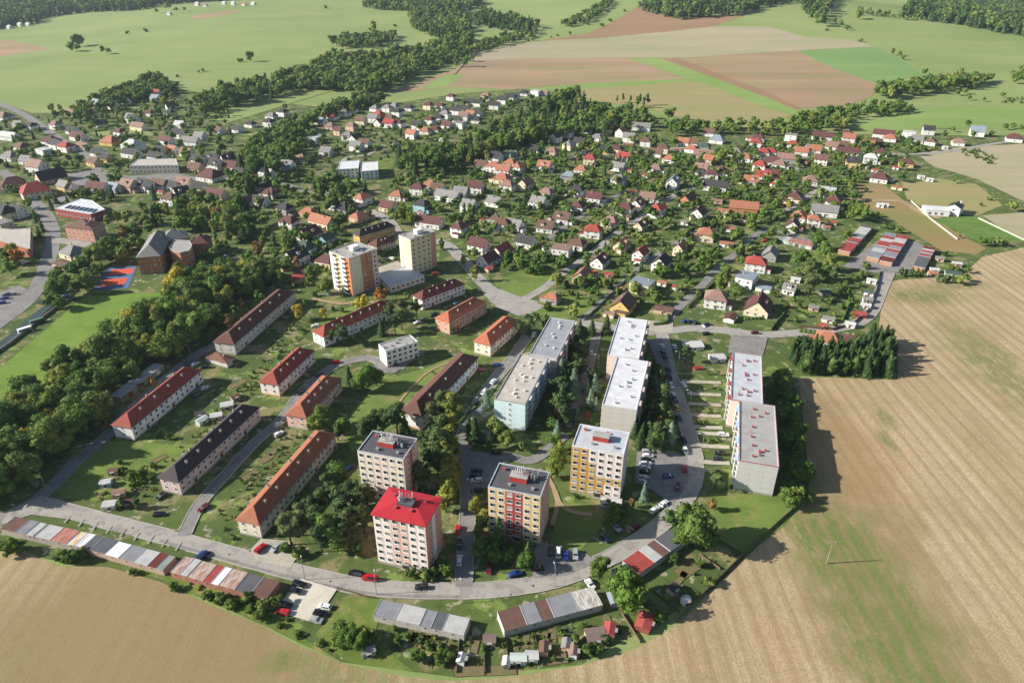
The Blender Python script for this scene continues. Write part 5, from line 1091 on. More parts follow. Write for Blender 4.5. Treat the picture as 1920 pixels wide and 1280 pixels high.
def crown(kind, g, nc, nq, leaf):
    """crown geometry for a tree of height 1: quads of leaf clumps over small solid cores"""
    Vs, Qs, Ts, off = [], [], [], 0
    if kind in ('spruce',):
        n = nc*nq; t = g.uniform(0, 1, n)**.75; z = .05+.93*(1-t)   # more leaves low down
        rad = (.205*t+.012)*(1+.22*np.sin(z*70+g.uniform(0, 6)))*g.uniform(.75, 1.12, n); a = g.uniform(0, 2*np.pi, n)
        rad *= 1+.15*np.sin(a*3+2.1)
        c = np.stack([rad*np.cos(a), rad*np.sin(a), z], 1)
        nr = np.stack([np.cos(a)*.55, np.sin(a)*.55, np.ones(n)*.75], 1)+g.normal(size=(n, 3))*.35; nr /= np.linalg.norm(nr, axis=1)[:, None]
        V, Q = leafquads(c, nr, leaf, g); Vs.append(V); Qs.append(Q); off = len(V)
        m = 9; ang = np.arange(m)*2*np.pi/m; ring = np.stack([.155*np.cos(ang), .155*np.sin(ang), np.full(m, .06)], 1)*np.array([[1, 1, 1]])
        Vs.append(np.vstack([ring, [[0, 0, .95]]])); Ts.append(np.array([[off+i, off+(i+1) % m, off+m] for i in range(m)]))
        return np.vstack(Vs), np.vstack(Qs), np.vstack(Ts)
    zc, rx, rz = SHAPE[kind]
    d = rdirs(nc, g); rr = g.uniform(.45, .92, (nc, 1)); lob = 1+.28*np.sin(np.arctan2(d[:, 1], d[:, 0])*g.integers(2, 4)+g.uniform(0, 6))[:, None]
    cc = d*rr*np.array([[rx, rx, rz]])*np.hstack([lob, lob, np.ones((nc, 1))])+np.array([[0, 0, zc]])
    cc[:, 2] = np.maximum(cc[:, 2], .16 if kind not in ('shrub', 'bush', 'thuja') else .08)
    cr = g.uniform(.34, .56, nc)*min(rx, .36)*(1.0 if kind != 'thuja' else .8)
    iv, it = ico()
    V = iv*np.array([[rx, rx, rz]])*.66*g.uniform(.85, 1.15, (len(iv), 1))+np.array([[0, 0, zc]]); Vs.append(V); Ts.append(it+off); off += len(V)
    for k in range(nc):
        e = rdirs(nq, g); e[:, 2] = np.abs(e[:, 2])*np.where(g.random(nq) < .8, 1, -1)
        q = g.uniform(.72, 1.12, (nq, 1)); fl = np.array([[1, 1, .62 if kind == 'pine' else .85]])
        c = cc[k]+e*cr[k]*q*fl; nr = e+g.normal(size=(nq, 3))*.4; nr /= np.linalg.norm(nr, axis=1)[:, None]
        V, Q = leafquads(c, nr, leaf, g); Vs.append(V); Qs.append(Q+off); off += len(V)
        V = iv*cr[k]*.82*fl*g.uniform(.8, 1.15, (len(iv), 1))+cc[k]; Vs.append(V); Ts.append(it+off); off += len(V)
    return np.vstack(Vs), np.vstack(Qs), np.vstack(Ts)
def np_mesh(name, V, Q, Tt, mat, rnd=None):
    me = bpy.data.meshes.new(name); nq, nt_ = len(Q), len(Tt)
    me.vertices.add(len(V)); me.vertices.foreach_set('co', V.astype(np.float32).ravel())
    me.loops.add(4*nq+3*nt_); me.loops.foreach_set('vertex_index', np.concatenate([Q.ravel(), Tt.ravel()]).astype(np.int32))
    me.polygons.add(nq+nt_); st = np.concatenate([np.arange(nq)*4, 4*nq+np.arange(nt_)*3]).astype(np.int32); me.polygons.foreach_set('loop_start', st)
    me.materials.append(mat)
    if rnd is not None:
        at_ = me.attributes.new('rnd', 'FLOAT', 'POINT'); at_.data.foreach_set('value', rnd.astype(np.float32))
    me.update(calc_edges=True); me.validate(); return me
def trunk_mesh(kind, v):
    m = MB(); r = random.Random(v*13+len(kind))
    top = .9 if kind in ('spruce', 'thuja', 'poplar') else .62
    rb = .022 if kind != 'shrub' else .03
    m.tube((0, 0, -.02), (.004, .003, top*.5), rb, rb*.72, 7); m.tube((.004, .003, top*.5), (.01, .0, top), rb*.72, rb*.3, 6)
    if kind not in ('spruce', 'thuja', 'poplar'):
        for i in range(4):
            a = i*1.6+r.random(); z = .28+.08*i; m.tube((.004, .003, z), (math.cos(a)*.2, math.sin(a)*.2, z+.22), rb*.45, rb*.15, 5)
    return m.mesh('trunk', [bark])
GEO = {'blue': 'spruce', 'yellow': 'broad', 'orange': 'broad', 'brown': 'birch'}
def proto(kind, var):
    """detailed crown mesh shared by the single trees"""
    gk = GEO.get(kind, kind)
    def f():
        g = np.random.default_rng(100+var*17+sum(map(ord, gk)))
        n = dict(spruce=(30, 34, .030), thuja=(16, 44, .03), poplar=(20, 40, .022), shrub=(14, 46, .07), pine=(20, 54, .030), birch=(22, 52, .026), broad=(26, 56, .034))[gk]
        V, Q, Tt = crown(gk, g, *n); return np_mesh('crown', V, Q, Tt, FOL[kind])
    return cached(('crown', kind, var), f)
TREES = []      # (x, y, z, kind, height, where)
def tree(px, py, kind, h, where):
    p = at(px, py, h*(.35 if kind in ('spruce', 'blue', 'thuja') else .5)); TREES.append((p.x, p.y, p.z, kind, h, where)); OCC.append((p.x, p.y, h*.22))
KIND1 = dict(p='pine', s='spruce', l='blue', b='broad', i='birch', t='thuja', y='yellow', o='orange', n='brown', u='shrub', w='poplar')
TD = [((1, 2), 'in the pine group behind the cream tower', '870 620 p 13|950 600 p 13|1050 580 p 15|1120 660 s 11|800 680 p 11'),
 ((1, 2), 'on the lawn beside the rose pink row', '700 270 s 10|820 280 b 12|900 270 b 9|760 330 b 8|500 570 b 11|650 640 b 9|610 690 t 9|430 620 b 8'),
 ((1, 2), 'in the tree strip beside the central street', '1330 560 p 14|1390 640 p 14|1440 740 i 13|1330 820 p 13|1290 870 p 12|1430 860 i 14|1440 1030 i 15|1460 1120 i 13|1220 1010 p 13|1640 1230 i 10|1350 720 p 13|1440 940 i 13|1360 930 p 11|1390 780 p 15|1300 760 p 14|1360 860 p 14|1480 800 i 12|1490 950 i 13|1420 1180 i 12|1480 1060 i 12'),
 ((1, 2), 'beside the pale blue slab end', '1640 680 s 12|1750 700 l 8|1790 650 b 10|1730 440 l 10|1850 690 b 7|1600 640 s 9'),
 ((1, 2), 'in the pine grove left of the red-roofed tower', '560 1080 p 13|620 1010 b 12|700 1130 p 13|850 1050 p 12|480 1200 p 12|640 1230 p 13|760 1200 p 12|420 1240 p 11|580 1180 p 12|830 1150 p 11'),
 ((1, 3), 'in the pine grove above the main road', '240 120 p 14|330 60 p 13|430 80 p 13|540 130 b 13|600 210 b 9|700 70 p 13|800 50 p 12|650 140 p 12|760 260 u 5|480 200 p 11|230 260 u 4|310 300 u 4'),
 ((1, 3), 'at the foot of the red-roofed tower', '1430 430 u 5|1270 470 u 4|1390 370 u 5|1160 450 u 4|1340 440 u 4'),
 ((1, 3), 'in front of the tower with the red stripe', '1820 200 s 14|1860 340 s 8|1790 300 b 7|1900 330 b 6|1700 60 i 11|1660 150 i 9|1690 260 b 7'),
 ((2, 2), 'between the pale blue and white-roofed slabs', '480 170 p 12|460 230 p 13|450 380 l 11|350 540 n 10|380 430 l 9|340 670 l 9|620 330 l 10|590 440 l 9|640 240 u 4|580 610 b 5|500 60 p 12|540 110 p 10|420 300 s 10|520 210 p 11|400 350 s 10|330 450 b 7|430 450 p 10|560 350 l 8|600 260 p 9|650 400 u 3|660 330 u 3|300 620 b 7|320 760 b 8|530 40 s 9|630 480 l 7'),
 ((2, 2), 'beside the tower with the red stripe', '340 900 i 14|370 820 i 11|300 960 i 9'),
 ((2, 2), 'between the white-roofed slabs and their car line', '810 590 p 9|920 650 s 11|1020 620 s 11|1080 670 p 11|1130 390 p 12|1110 480 p 11|1190 700 l 11|1180 570 p 10|1060 560 s 10|1040 720 s 9|1100 620 n 8|1080 300 s 8|1130 260 n 6|1060 340 p 11|1090 430 p 11|1070 520 p 11|1120 550 p 10|1010 560 s 10|980 700 s 10|1050 780 p 9|1130 760 s 9|1160 640 p 9|1060 210 s 9|1100 190 u 4|1090 740 b 7|960 760 s 8'),
 ((2, 2), 'by the paths of the white slab', '1310 90 p 11|1530 1030 p 9|1480 520 u 3|1410 610 t 3.2|1435 615 t 3.2|1460 615 t 3.2|1470 235 t 3|1550 240 t 3|1500 340 u 2.2|1550 350 u 2|1480 740 u 2.2|1540 735 u 2.2'),
 ((2, 2), 'below the ochre tower', '990 1140 l 9|900 1210 n 5|780 1245 u 5|1500 1230 n 6|820 1260 u 4|720 1210 u 3|480 1155 u 2.5'),
 ((2, 3), 'beside the short red garage row', '1380 120 b 16|1450 200 b 11|660 420 b 9|850 600 b 14|1190 40 u 5|780 560 b 8|930 540 b 9|1290 190 b 9'),
 ((2, 3), 'among the garden plots above the stubble', '1480 520 u 4|100 370 b 8|760 30 u 6|560 1020 u 4|640 1020 u 3.5|1230 340 u 4|1400 380 u 3|700 950 u 3|1100 780 u 4|480 960 u 3|1010 690 u 3'),
 ((3, 2), 'at the field corner of the white slab', '150 1180 b 8|310 1170 u 4|230 1140 b 6'),
 ((1, 1), 'on the lawn of the inner towers', '315 1060 y 10|500 1080 y 6|800 980 y 9|935 930 o 9|540 900 l 8|430 770 b 12|520 870 b 10|180 800 b 10|760 990 y 7|370 990 b 6|580 1030 u 3|640 1040 u 3'),
 ((1, 1), 'among the houses behind the inner towers', '360 640 s 12|130 520 s 12|1090 330 b 13|1160 350 i 13|1560 680 i 11|1640 770 i 11|1470 360 b 11|1395 560 t 9|640 360 b 10|650 440 b 8|850 330 t 9|150 620 b 9|1030 340 b 12'),
 ((1, 1), 'in the wooded gardens above the inner towers', '500 160 b 14|630 160 b 14|450 200 b 12|600 60 b 14|700 120 b 13|560 230 b 12|480 110 b 13|540 60 b 12|660 230 b 11|770 60 s 12|820 120 s 10'),
 ((1, 1), 'before the white maroon-roofed rows', '1100 1050 p 13|1040 1150 p 13|1200 1030 p 12|940 1190 s 10|650 1230 p 13|1135 940 b 5|1480 1210 t 6|1090 1110 p 12|1000 1060 p 11|560 1240 p 9|740 1260 u 4'),
 ((1, 1), 'in the conifer screen between the inner towers', '905 625 t 6|935 620 t 6|965 615 t 6|995 610 t 6|1030 600 t 6'),
 ((2, 1), 'along the lower village streets', '120 680 b 9|290 660 b 9|390 690 b 10|340 820 b 10|460 1050 b 8|270 1010 u 5|690 840 b 7|1570 850 b 11|1680 910 b 10|1260 740 b 9|1410 390 b 8|1790 400 b 9|1720 590 s 12|1600 780 b 10|200 640 b 8|80 640 b 7|60 720 b 7|160 720 b 8'),
 ((2, 1), 'between the slabs and the lower road', '130 1150 p 12|250 1150 p 10|710 1170 s 11|600 1190 s 10|510 1190 s 9|60 1180 p 10|180 1110 p 9'),
 ((2, 1), 'in the middle gardens', '1380 90 b 10|1120 110 b 11|370 130 s 13|580 30 b 12|690 150 s 10|110 200 b 9|90 260 s 9|1070 160 b 8|1620 180 b 8|1700 170 b 8|1500 150 b 7|1350 250 b 6|860 190 b 6'),
 ((3, 1), 'beside the allotment huts', '300 750 p 15|430 600 b 13|370 530 b 12|460 690 b 12|320 860 p 15|240 650 b 11|420 760 b 10|280 660 b 10|740 710 u 5|400 960 u 4|580 850 u 5|650 800 u 4|540 870 u 4|620 960 u 3.5|560 1010 u 3.5|700 770 u 4|480 960 u 4|500 1150 u 3'),
 ((3, 1), 'above the field-edge garages', '670 310 b 12|730 330 b 11|600 480 b 7|50 270 b 10|380 160 l 9|580 160 s 9|1000 40 b 10|620 330 b 9|800 340 b 8|160 260 y 7|880 410 u 5|930 420 u 5|980 440 u 5|640 230 b 6|690 190 b 6|740 140 u 4|720 300 b 10'),
 ((3, 1), 'standing alone by the stubble edge', '1840 260 b 10|1400 70 b 6|1440 490 o 3|1660 530 b 6|1720 530 b 7|1600 530 b 6|1780 545 u 4|1600 250 u 3|1670 205 u 4|780 1230 s 12'),
 ((3, 1), 'in the dark hedge of the lane bend', '1000 770 t 6|1040 765 t 6|1080 770 t 6|1120 770 t 6|1155 775 t 6|1280 810 t 6|1320 815 t 6|1360 815 t 6|1400 820 t 6|1440 820 b 6|1490 800 b 6|1500 740 b 5|1330 620 u 4|1380 720 u 5|1420 740 u 4'),
 ((0, 2), 'beside the red-roofed white row', '1150 310 n 7|1060 340 n 6|810 620 n 6|1000 400 n 5|1270 710 u 3|1190 690 u 3'),
 ((0, 2), 'in the allotment below the near-black roof', '910 1220 t 6|1020 1220 t 6|1060 980 u 4|980 1000 u 4|1130 1010 u 3.5|920 960 u 3|900 900 u 2.5|1040 1040 u 3'),
 ((0, 3), 'on the stubble edge by the garages', '480 320 u 5|560 320 u 5|610 300 u 4|430 340 u 3.5|60 250 u 6|130 260 u 5|1000 440 u 2.5|1300 560 u 3|1560 610 u 3.5|1640 640 u 3|1740 690 u 3.5|1850 640 u 4|1880 720 u 3'),
 ((1, 3), 'on the rough bank below the gravel car park', '60 700 u 4|150 660 u 3.5|20 760 u 4|640 880 b 6|720 960 b 6|820 900 b 5|700 890 b 6|780 980 b 6|660 960 b 6|880 960 u 4|600 950 u 4|1060 960 u 3|1300 1000 u 3|1390 1090 u 4|1450 1060 u 4|1220 1080 u 4|1380 1010 u 3'),
 ((0, 1), 'beside the river road', '90 600 b 12|60 720 b 12|130 640 o 11|30 640 b 11|310 420 s 11|260 350 s 10|410 210 s 12|380 260 s 11|290 470 s 9'),
 ((0, 1), 'round the town houses', '700 60 b 12|880 50 b 13|640 170 b 10|830 60 b 11|1150 180 s 13|1180 280 b 10|1740 100 b 13|1480 230 b 11|880 350 i 12|930 480 n 13|1110 430 b 11|780 210 t 7|830 215 t 7|1060 270 b 8|960 330 b 9|90 150 b 11|550 180 s 8|1090 300 i 9|800 380 i 9'),
 ((0, 1), 'round the tennis court and school', '1330 740 i 11|640 800 b 9|730 740 b 9|840 640 b 10|750 600 b 13|670 650 b 12|1820 480 s 14|1610 480 w 14|1680 400 i 14|1590 620 b 9|1700 560 w 11|1380 400 b 11|1760 440 w 13|1870 470 s 13|1620 590 b 8|1640 330 n 13|1600 330 n 12|1720 330 b 13'),
 ((0, 1), 'along the river bank', '430 760 b 10|480 820 b 9|540 740 b 10|380 870 b 8|350 920 u 5|590 680 b 9|400 800 b 8'),
 ((2, 0), 'in the poplar line of the central wood', '960 740 w 17|990 760 w 16|1020 740 w 17|940 760 w 15|830 730 w 14|790 740 w 12|890 740 w 11|1180 850 b 15|1060 910 b 13|1160 930 b 11'),
 ((2, 0), 'along the upper street', '970 1220 b 11|1550 1180 b 14|1300 1220 b 9|680 1000 l 10|790 960 t 8|280 1070 t 9|390 1160 b 10|730 1130 b 10|1210 1060 b 10|1620 1230 b 8|150 1150 b 9|560 1080 b 9|700 1050 b 8|200 1170 b 8|980 1140 u 5|1440 930 b 10'),
 ((3, 0), 'along the field lane', '280 1030 b 8|540 1020 b 9|530 1180 b 11|940 1090 u 5|1100 1120 u 5|1180 1110 u 5|1250 1110 u 5|1320 1010 b 9|1500 920 b 9|1540 1010 b 9|1680 1000 b 7|1780 950 b 7|1840 940 b 7|1900 960 b 7|980 1000 b 7|380 1090 b 6|1010 1240 b 9|890 1200 b 6|230 1200 b 10|1390 970 b 6|470 1130 u 5'),
 ((0, 0), 'standing alone on the green hill', '570 300 b 16|530 345 b 12|610 305 b 13|770 370 b 10|810 380 b 8|575 355 b 10|950 238 u 6|1090 222 u 7|1870 420 b 12|1810 445 u 6|1330 565 u 5|1520 525 u 4|1490 535 u 3|1250 45 b 14|1170 80 b 10|1320 70 b 9|1380 70 b 9'),
 ((1, 0), 'on the slope above the wooded strip', '880 200 b 14|860 225 b 9|1040 185 u 6|525 50 u 7|1575 460 b 12|1500 470 b 9|1610 430 b 9|220 800 b 8|420 1010 b 11|60 590 s 9'),
 ((3, 0), 'on the hedge line of the far meadow', '690 65 b 14|850 100 u 6|1010 110 b 13|490 210 b 9|540 215 b 11|590 230 b 8|440 240 u 5|700 300 u 5|935 390 b 7|990 400 b 7|1015 430 b 6|1180 540 b 8|245 150 u 5|325 170 u 5|1510 730 b 7|1550 640 b 11|1480 680 b 9|1420 690 b 9|1320 680 b 9|1760 710 b 8|1620 745 b 6|1090 810 u 4|1840 745 u 5|1900 760 u 5'),
 ((2, 0), 'in the small trees of the far track', '435 250 b 6|340 262 u 4|290 275 u 3|160 290 u 5|120 300 u 4|680 190 u 6|740 175 u 6|835 160 u 5')]
for (c, r_), where, s in TD:
    for e in s.split('|'):
        q = e.split(); tree(*T(c, r_, float(q[0]), float(q[1])), KIND1[q[2]], float(q[3])*rng.uniform(.94, 1.06)*(1.45 if r_ == 0 and float(q[1]) < 560 else 1), where)

WOODS = [  # name, where, pixel outline of the ground, spacing, heights, kinds
 ('wood_trees', 'in the dense wood beside the football pitch', [(-60, 850), (0, 795), (60, 752), (120, 705), (180, 662), (240, 628), (300, 590), (335, 548), (400, 522), (470, 520), (515, 532), (470, 562), (410, 592), (375, 645), (330, 685), (235, 728), (205, 782), (175, 822), (120, 868), (60, 920), (0, 955), (-80, 980)], 6.6, (10, 17), 'bbbbbbibbbbybi'),
 ('wood_trees', 'in the wood along the wood road', [(430, 600), (480, 560), (520, 545), (500, 570), (450, 620), (410, 640), (400, 630)], 8, (6, 10), 'bbbbbn'),
 ('river_trees', 'along the river beside the pitch', [(85, 590), (130, 540), (150, 505), (200, 480), (235, 450), (265, 455), (255, 490), (205, 530), (165, 552), (130, 580)], 8, (8, 13), 'bbb'),
 ('park_trees', 'in the town park', [(205, 440), (250, 415), (330, 390), (420, 380), (470, 400), (470, 460), (415, 480), (400, 440), (330, 440), (270, 425)], 9, (8, 14), 'bbbisw'),
 ('school_trees', 'between school and wood', [(385, 545), (420, 500), (470, 470), (560, 460), (580, 490), (520, 530)], 11, (7, 11), 'bbn'),
 ('strip_trees', 'in the wooded strip by the river meadow', [(420, 345), (470, 285), (520, 250), (580, 225), (630, 200), (690, 190), (730, 195), (660, 215), (620, 222), (575, 250), (560, 300), (520, 345), (470, 375)], 9, (10, 16), 'bbbbs'),
 ('strip_trees', 'above the river meadow', [(360, 205), (420, 178), (480, 165), (540, 150), (590, 140), (660, 160), (640, 172), (560, 172), (500, 190), (440, 200), (390, 225)], 11, (10, 17), 'bbsbb'),
 ('strip_trees', 'in the wooded valley', [(580, 135), (640, 110), (720, 115), (790, 100), (850, 78), (890, 72), (880, 90), (820, 120), (790, 140), (740, 165), (690, 185), (650, 175), (600, 150)], 12, (11, 18), 'bbbb'),
 ('strip_trees', 'on the slope of the wooded valley', [(605, 82), (660, 75), (740, 68), (750, 78), (690, 92), (640, 92)], 12, (9, 15), 'bbb'),
 ('valley_wood', 'in the upper valley wood', [(765, 38), (800, 22), (860, 38), (885, 60), (870, 72), (800, 70), (772, 55)], 13, (12, 20), 'bbbs'),
 ('hedge_trees', 'along the valley lane', [(800, 128), (870, 95), (940, 75), (1000, 62), (1010, 68), (940, 88), (880, 108), (810, 138)], 11, (8, 13), 'bbb'),
 ('central_wood', 'in the central wood', [(725, 300), (830, 290), (900, 270), (955, 235), (985, 215), (1040, 190), (1080, 192), (1140, 215), (1210, 222), (1232, 235), (1190, 248), (1120, 255), (1060, 262), (1000, 272), (940, 290), (905, 318), (850, 322), (760, 335)], 9.5, (11, 18), 'bbbbsssi'),
 ('belt_trees', 'in the tree belt below the poplars', [(1240, 248), (1290, 238), (1400, 240), (1450, 240), (1510, 222), (1590, 205), (1700, 200), (1705, 214), (1610, 222), (1590, 245), (1480, 258), (1380, 252), (1260, 258)], 10, (8, 14), 'bbbbi'),
 ('belt_trees', 'in the dark belt of the hill meadow', [(1630, 182), (1680, 168), (1740, 160), (1860, 152), (1866, 160), (1750, 174), (1670, 190)], 11, (10, 16), 'bbb'),
 ('belt_trees', 'at the right edge of the hill meadow', [(1888, 150), (1920, 140), (2000, 140), (2000, 155), (1900, 158)], 12, (10, 15), 'bb'),
 ('hedge_trees', 'on the hill meadow bank', [(1872, 190), (1930, 182), (2000, 184), (2000, 194), (1880, 197)], 9, (4, 6), 'uu'),
 ('hedge_trees', 'on the bank beside the lane', [(1790, 278), (1830, 280), (1875, 305), (1850, 308), (1800, 288)], 6, (3, 5), 'uu'),
 ('far_forest', 'in the far forest above the green hill', [(-120, 70), (0, 54), (75, 45), (80, 34), (160, 24), (260, 20), (300, 10), (430, 2), (430, -12), (-120, -12)], 15, (16, 24), 'ssb'),
 ('far_forest', 'in the far valley forest', [(680, 14), (720, 2), (900, 0), (905, 12), (860, 26), (780, 22), (700, 20)], 15, (13, 20), 'bbs'),
 ('far_forest', 'in the wedge wood of the upper fields', [(870, 40), (900, 28), (960, 36), (1010, 52), (990, 66), (930, 55), (880, 48)], 13, (13, 19), 'bss'),
 ('far_hedge', 'in the hedge wood of the upper fields', [(1052, 50), (1090, 40), (1142, 34), (1146, 38), (1100, 48), (1056, 54)], 12, (9, 13), 'bb'),
 ('far_forest', 'in the forest on the ploughed ridge', [(1195, 43), (1240, 33), (1330, 18), (1440, 6), (1540, 2), (1560, 14), (1545, 24), (1480, 42), (1380, 53), (1270, 52)], 14, (15, 22), 'sbbss'),
 ('far_forest', 'in the forest at the head of the far meadow', [(1690, 26), (1760, 8), (1800, -8), (2050, -8), (2050, 100), (1930, 74), (1850, 58), (1780, 45), (1740, 40)], 14, (14, 22), 'ssb'),
 ('far_hedge', 'in the far hedge below the top forest', [(1610, 20), (1690, 30), (1740, 36), (1735, 41), (1680, 36), (1605, 24)], 12, (6, 10), 'bu'),
 ('far_hedge', 'on the far horizon fields', [(1058, 2), (1100, 14), (1150, 32), (1140, 33), (1090, 18), (1050, 5)], 13, (7, 11), 'bu'),
 ('conifer_wall', 'in the tall conifer block by the stubble', [(1478, 672), (1500, 655), (1540, 664), (1600, 664), (1640, 640), (1668, 640), (1680, 706), (1600, 706), (1500, 702)], 3.0, (9, 12), 'ssst'),
 ('shaded_hedge', 'in the shaded hedge behind the white slabs', [(1448, 715), (1490, 712), (1508, 850), (1518, 915), (1480, 925), (1466, 860)], 4.2, (5, 8), 'bbu'),
 ('garden_hedge', 'in the gardens of the orange-roofed field house', [(1470, 650), (1540, 640), (1545, 660), (1480, 672)], 4.5, (4, 7), 'bu'),
 ('edge_trees', 'at the hill edge of the old town', [(120, 222), (165, 200), (230, 172), (285, 150), (318, 158), (330, 178), (270, 190), (200, 212), (150, 232)], 9, (7, 13), 'bbbb'),
 ('slab_trees', 'in the conifer strip between the slab lanes', [(1045, 810), (1038, 745), (1055, 700), (1078, 650), (1098, 640), (1092, 700), (1072, 765), (1066, 812)], 4.6, (10, 15.5), 'pslps'),
 ('slab_trees', 'in the shaded strip beside the white-roofed slabs', [(1212, 700), (1236, 690), (1250, 750), (1262, 812), (1238, 838), (1185, 836), (1196, 790)], 5.2, (7, 13), 'psps'),
 ('slab_trees', 'in the tree strip along the shaded street', [(790, 800), (828, 775), (858, 800), (866, 860), (866, 965), (842, 970), (832, 890), (806, 850)], 5.2, (12, 18), 'ppip'),
 ('slab_trees', 'by the end of the pale blue slab', [(890, 842), (915, 815), (965, 828), (1000, 838), (1040, 835), (1040, 850), (960, 850)], 7, (5, 10), 'sbl'),
 ('slab_trees', 'between the striped tower and the road', [(912, 1035), (930, 1022), (1000, 1032), (990, 1062), (960, 1075), (915, 1070)], 6, (4, 9), 'bus'),
 ('village_trees', 'in the gardens of the old town', [(0, 230), (150, 200), (300, 160), (340, 190), (430, 215), (440, 300), (330, 350), (200, 380), (0, 420)], 14, (5, 11), 'bbbsiu'),
 ('village_trees', 'on the slope between town and towers', [(440, 350), (520, 330), (640, 340), (700, 380), (640, 440), (560, 480), (480, 460), (440, 400)], 11, (6, 12), 'bbbsu'),
 ('village_trees', 'in the gardens below the terrace quarter', [(480, 330), (560, 270), (700, 240), (880, 190), (1000, 190), (880, 260), (720, 300), (640, 345), (520, 345)], 12, (4, 8), 'bbu'),
 ('village_trees', 'in the gardens below the central wood', [(740, 335), (900, 320), (1000, 280), (1240, 262), (1240, 300), (1000, 380), (860, 420), (720, 390)], 10, (4, 10), 'bbbus'),
 ('village_trees', 'in the village gardens', [(1000, 380), (1240, 300), (1440, 270), (1720, 260), (1730, 290), (1620, 330), (1600, 400), (1480, 450), (1300, 560), (1120, 600), (1020, 540), (880, 480), (860, 420)], 8.0, (3, 9), 'bbbuubs'),
 ('village_trees', 'in the allotments', [(1440, 520), (1560, 480), (1640, 520), (1630, 570), (1590, 600), (1490, 610), (1440, 590)], 7, (2, 4.5), 'uuub'),
 ('village_trees', 'in the orchards behind the inner towers', [(480, 480), (560, 430), (640, 420), (640, 470), (600, 560), (540, 560), (480, 520)], 10, (3, 8), 'bbu'),
 ('plot_shrubs', 'on the rough bank above the stubble', [(330, 1080), (420, 1105), (520, 1125), (560, 1180), (640, 1232), (560, 1195), (470, 1155), (380, 1115)], 3.2, (1.2, 2.6), 'uu'),
 ('plot_shrubs', 'among the vegetable plots', [(700, 1170), (860, 1195), (960, 1185), (1120, 1165), (1190, 1190), (1080, 1235), (940, 1258), (800, 1255)], 3.4, (.7, 2.2), 'uu'),
 ('plot_shrubs', 'in the plots by the short red garages', [(1260, 1060), (1340, 1040), (1390, 1045), (1330, 1105), (1280, 1150), (1210, 1180), (1240, 1110)], 4.5, (.7, 2.2), 'uu'),
 ('plot_shrubs', 'in the gardens between the rows', [(300, 870), (380, 800), (470, 700), (540, 600), (600, 590), (560, 640), (500, 720), (440, 760), (380, 830), (330, 900), (250, 950), (180, 920)], 4.4, (.8, 2.8), 'uu'),
 ('plot_shrubs', 'in the long gardens beside the estate street', [(400, 970), (470, 880), (560, 790), (600, 800), (540, 870), (460, 960), (430, 1000)], 3.4, (.6, 2.2), 'uu')]
def zone(nm, where, x, y):
    if nm == 'wood_trees' and 'football' in where:
        a, b = at(0, 800), at(500, 525); t = (Vector((x-a.x, y-a.y)).dot(Vector((b.x-a.x, b.y-a.y))))/((b-a).length**2)
        c = at(330, 548); d = Vector((x, y, 0))-a; n = Vector((-(b-a).y, (b-a).x, 0)).normalized(); e = d.dot(n)
        return ('on the pitch side of' if e > 2 else 'on the road side of' if e < -16 else 'inside')+' the dense wood '+('by the lawn' if t < .25 else 'behind the metal garages' if t < .6 else 'near the school')
    if nm == 'conifer_wall':
        a = at(1560, 706); return ('in the outer rank of' if y < a.y+5 else 'in the inner ranks of')+' the tall conifer block by the stubble'
    if nm == 'central_wood':
        a = at(900, 290); return where+(' towards the park' if x < a.x else ' below the poplars' if x > at(1080, 220).x else ' under the crest houses')
    if nm == 'village_trees':
        d, h = min(((x-q[0])**2+(y-q[1])**2, q[2]) for q in HOMES)
        if d < 24**2 and y < 760: return 'beside the '+h
    return where
for nm, where, pix, gap, (h0, h1), kinds in WOODS:
    pts = [at(*p) for p in pix]; poly = [(p.x, p.y) for p in pts]
    x0, x1 = min(p[0] for p in poly), max(p[0] for p in poly); y0, y1 = min(p[1] for p in poly), max(p[1] for p in poly)
    y = y0; occ = [o for o in OCC if x0-30 < o[0] < x1+30 and y0-30 < o[1] < y1+30]
    while y < y1:
        x = x0
        while x < x1:
            px, py = x+rng.uniform(-.48, .48)*gap, y+rng.uniform(-.48, .48)*gap
            x += gap
            if not inside(poly, px, py) or rng.random() < .08: continue
            h = rng.uniform(h0, h1)*(1.15 if rng.random() < .12 else 1)
            k = KIND1[rng.choice(kinds)]
            if py > 900: h *= 1.2
            if k == 'shrub': h = min(h, 4.5)*rng.uniform(.7, 1)
            rad = h*.2 if k != 'shrub' else h*.4
            if 'forest' not in nm and 'wood' not in nm and on_road(px, py): continue
            if on_road(px, py): continue
            if any((px-o[0])**2+(py-o[1])**2 < (o[2]*.92+rad*.35)**2 for o in occ): continue
            TREES.append((px, py, zt(px, py), k, h, zone(nm, where, px, py)))
        y += gap
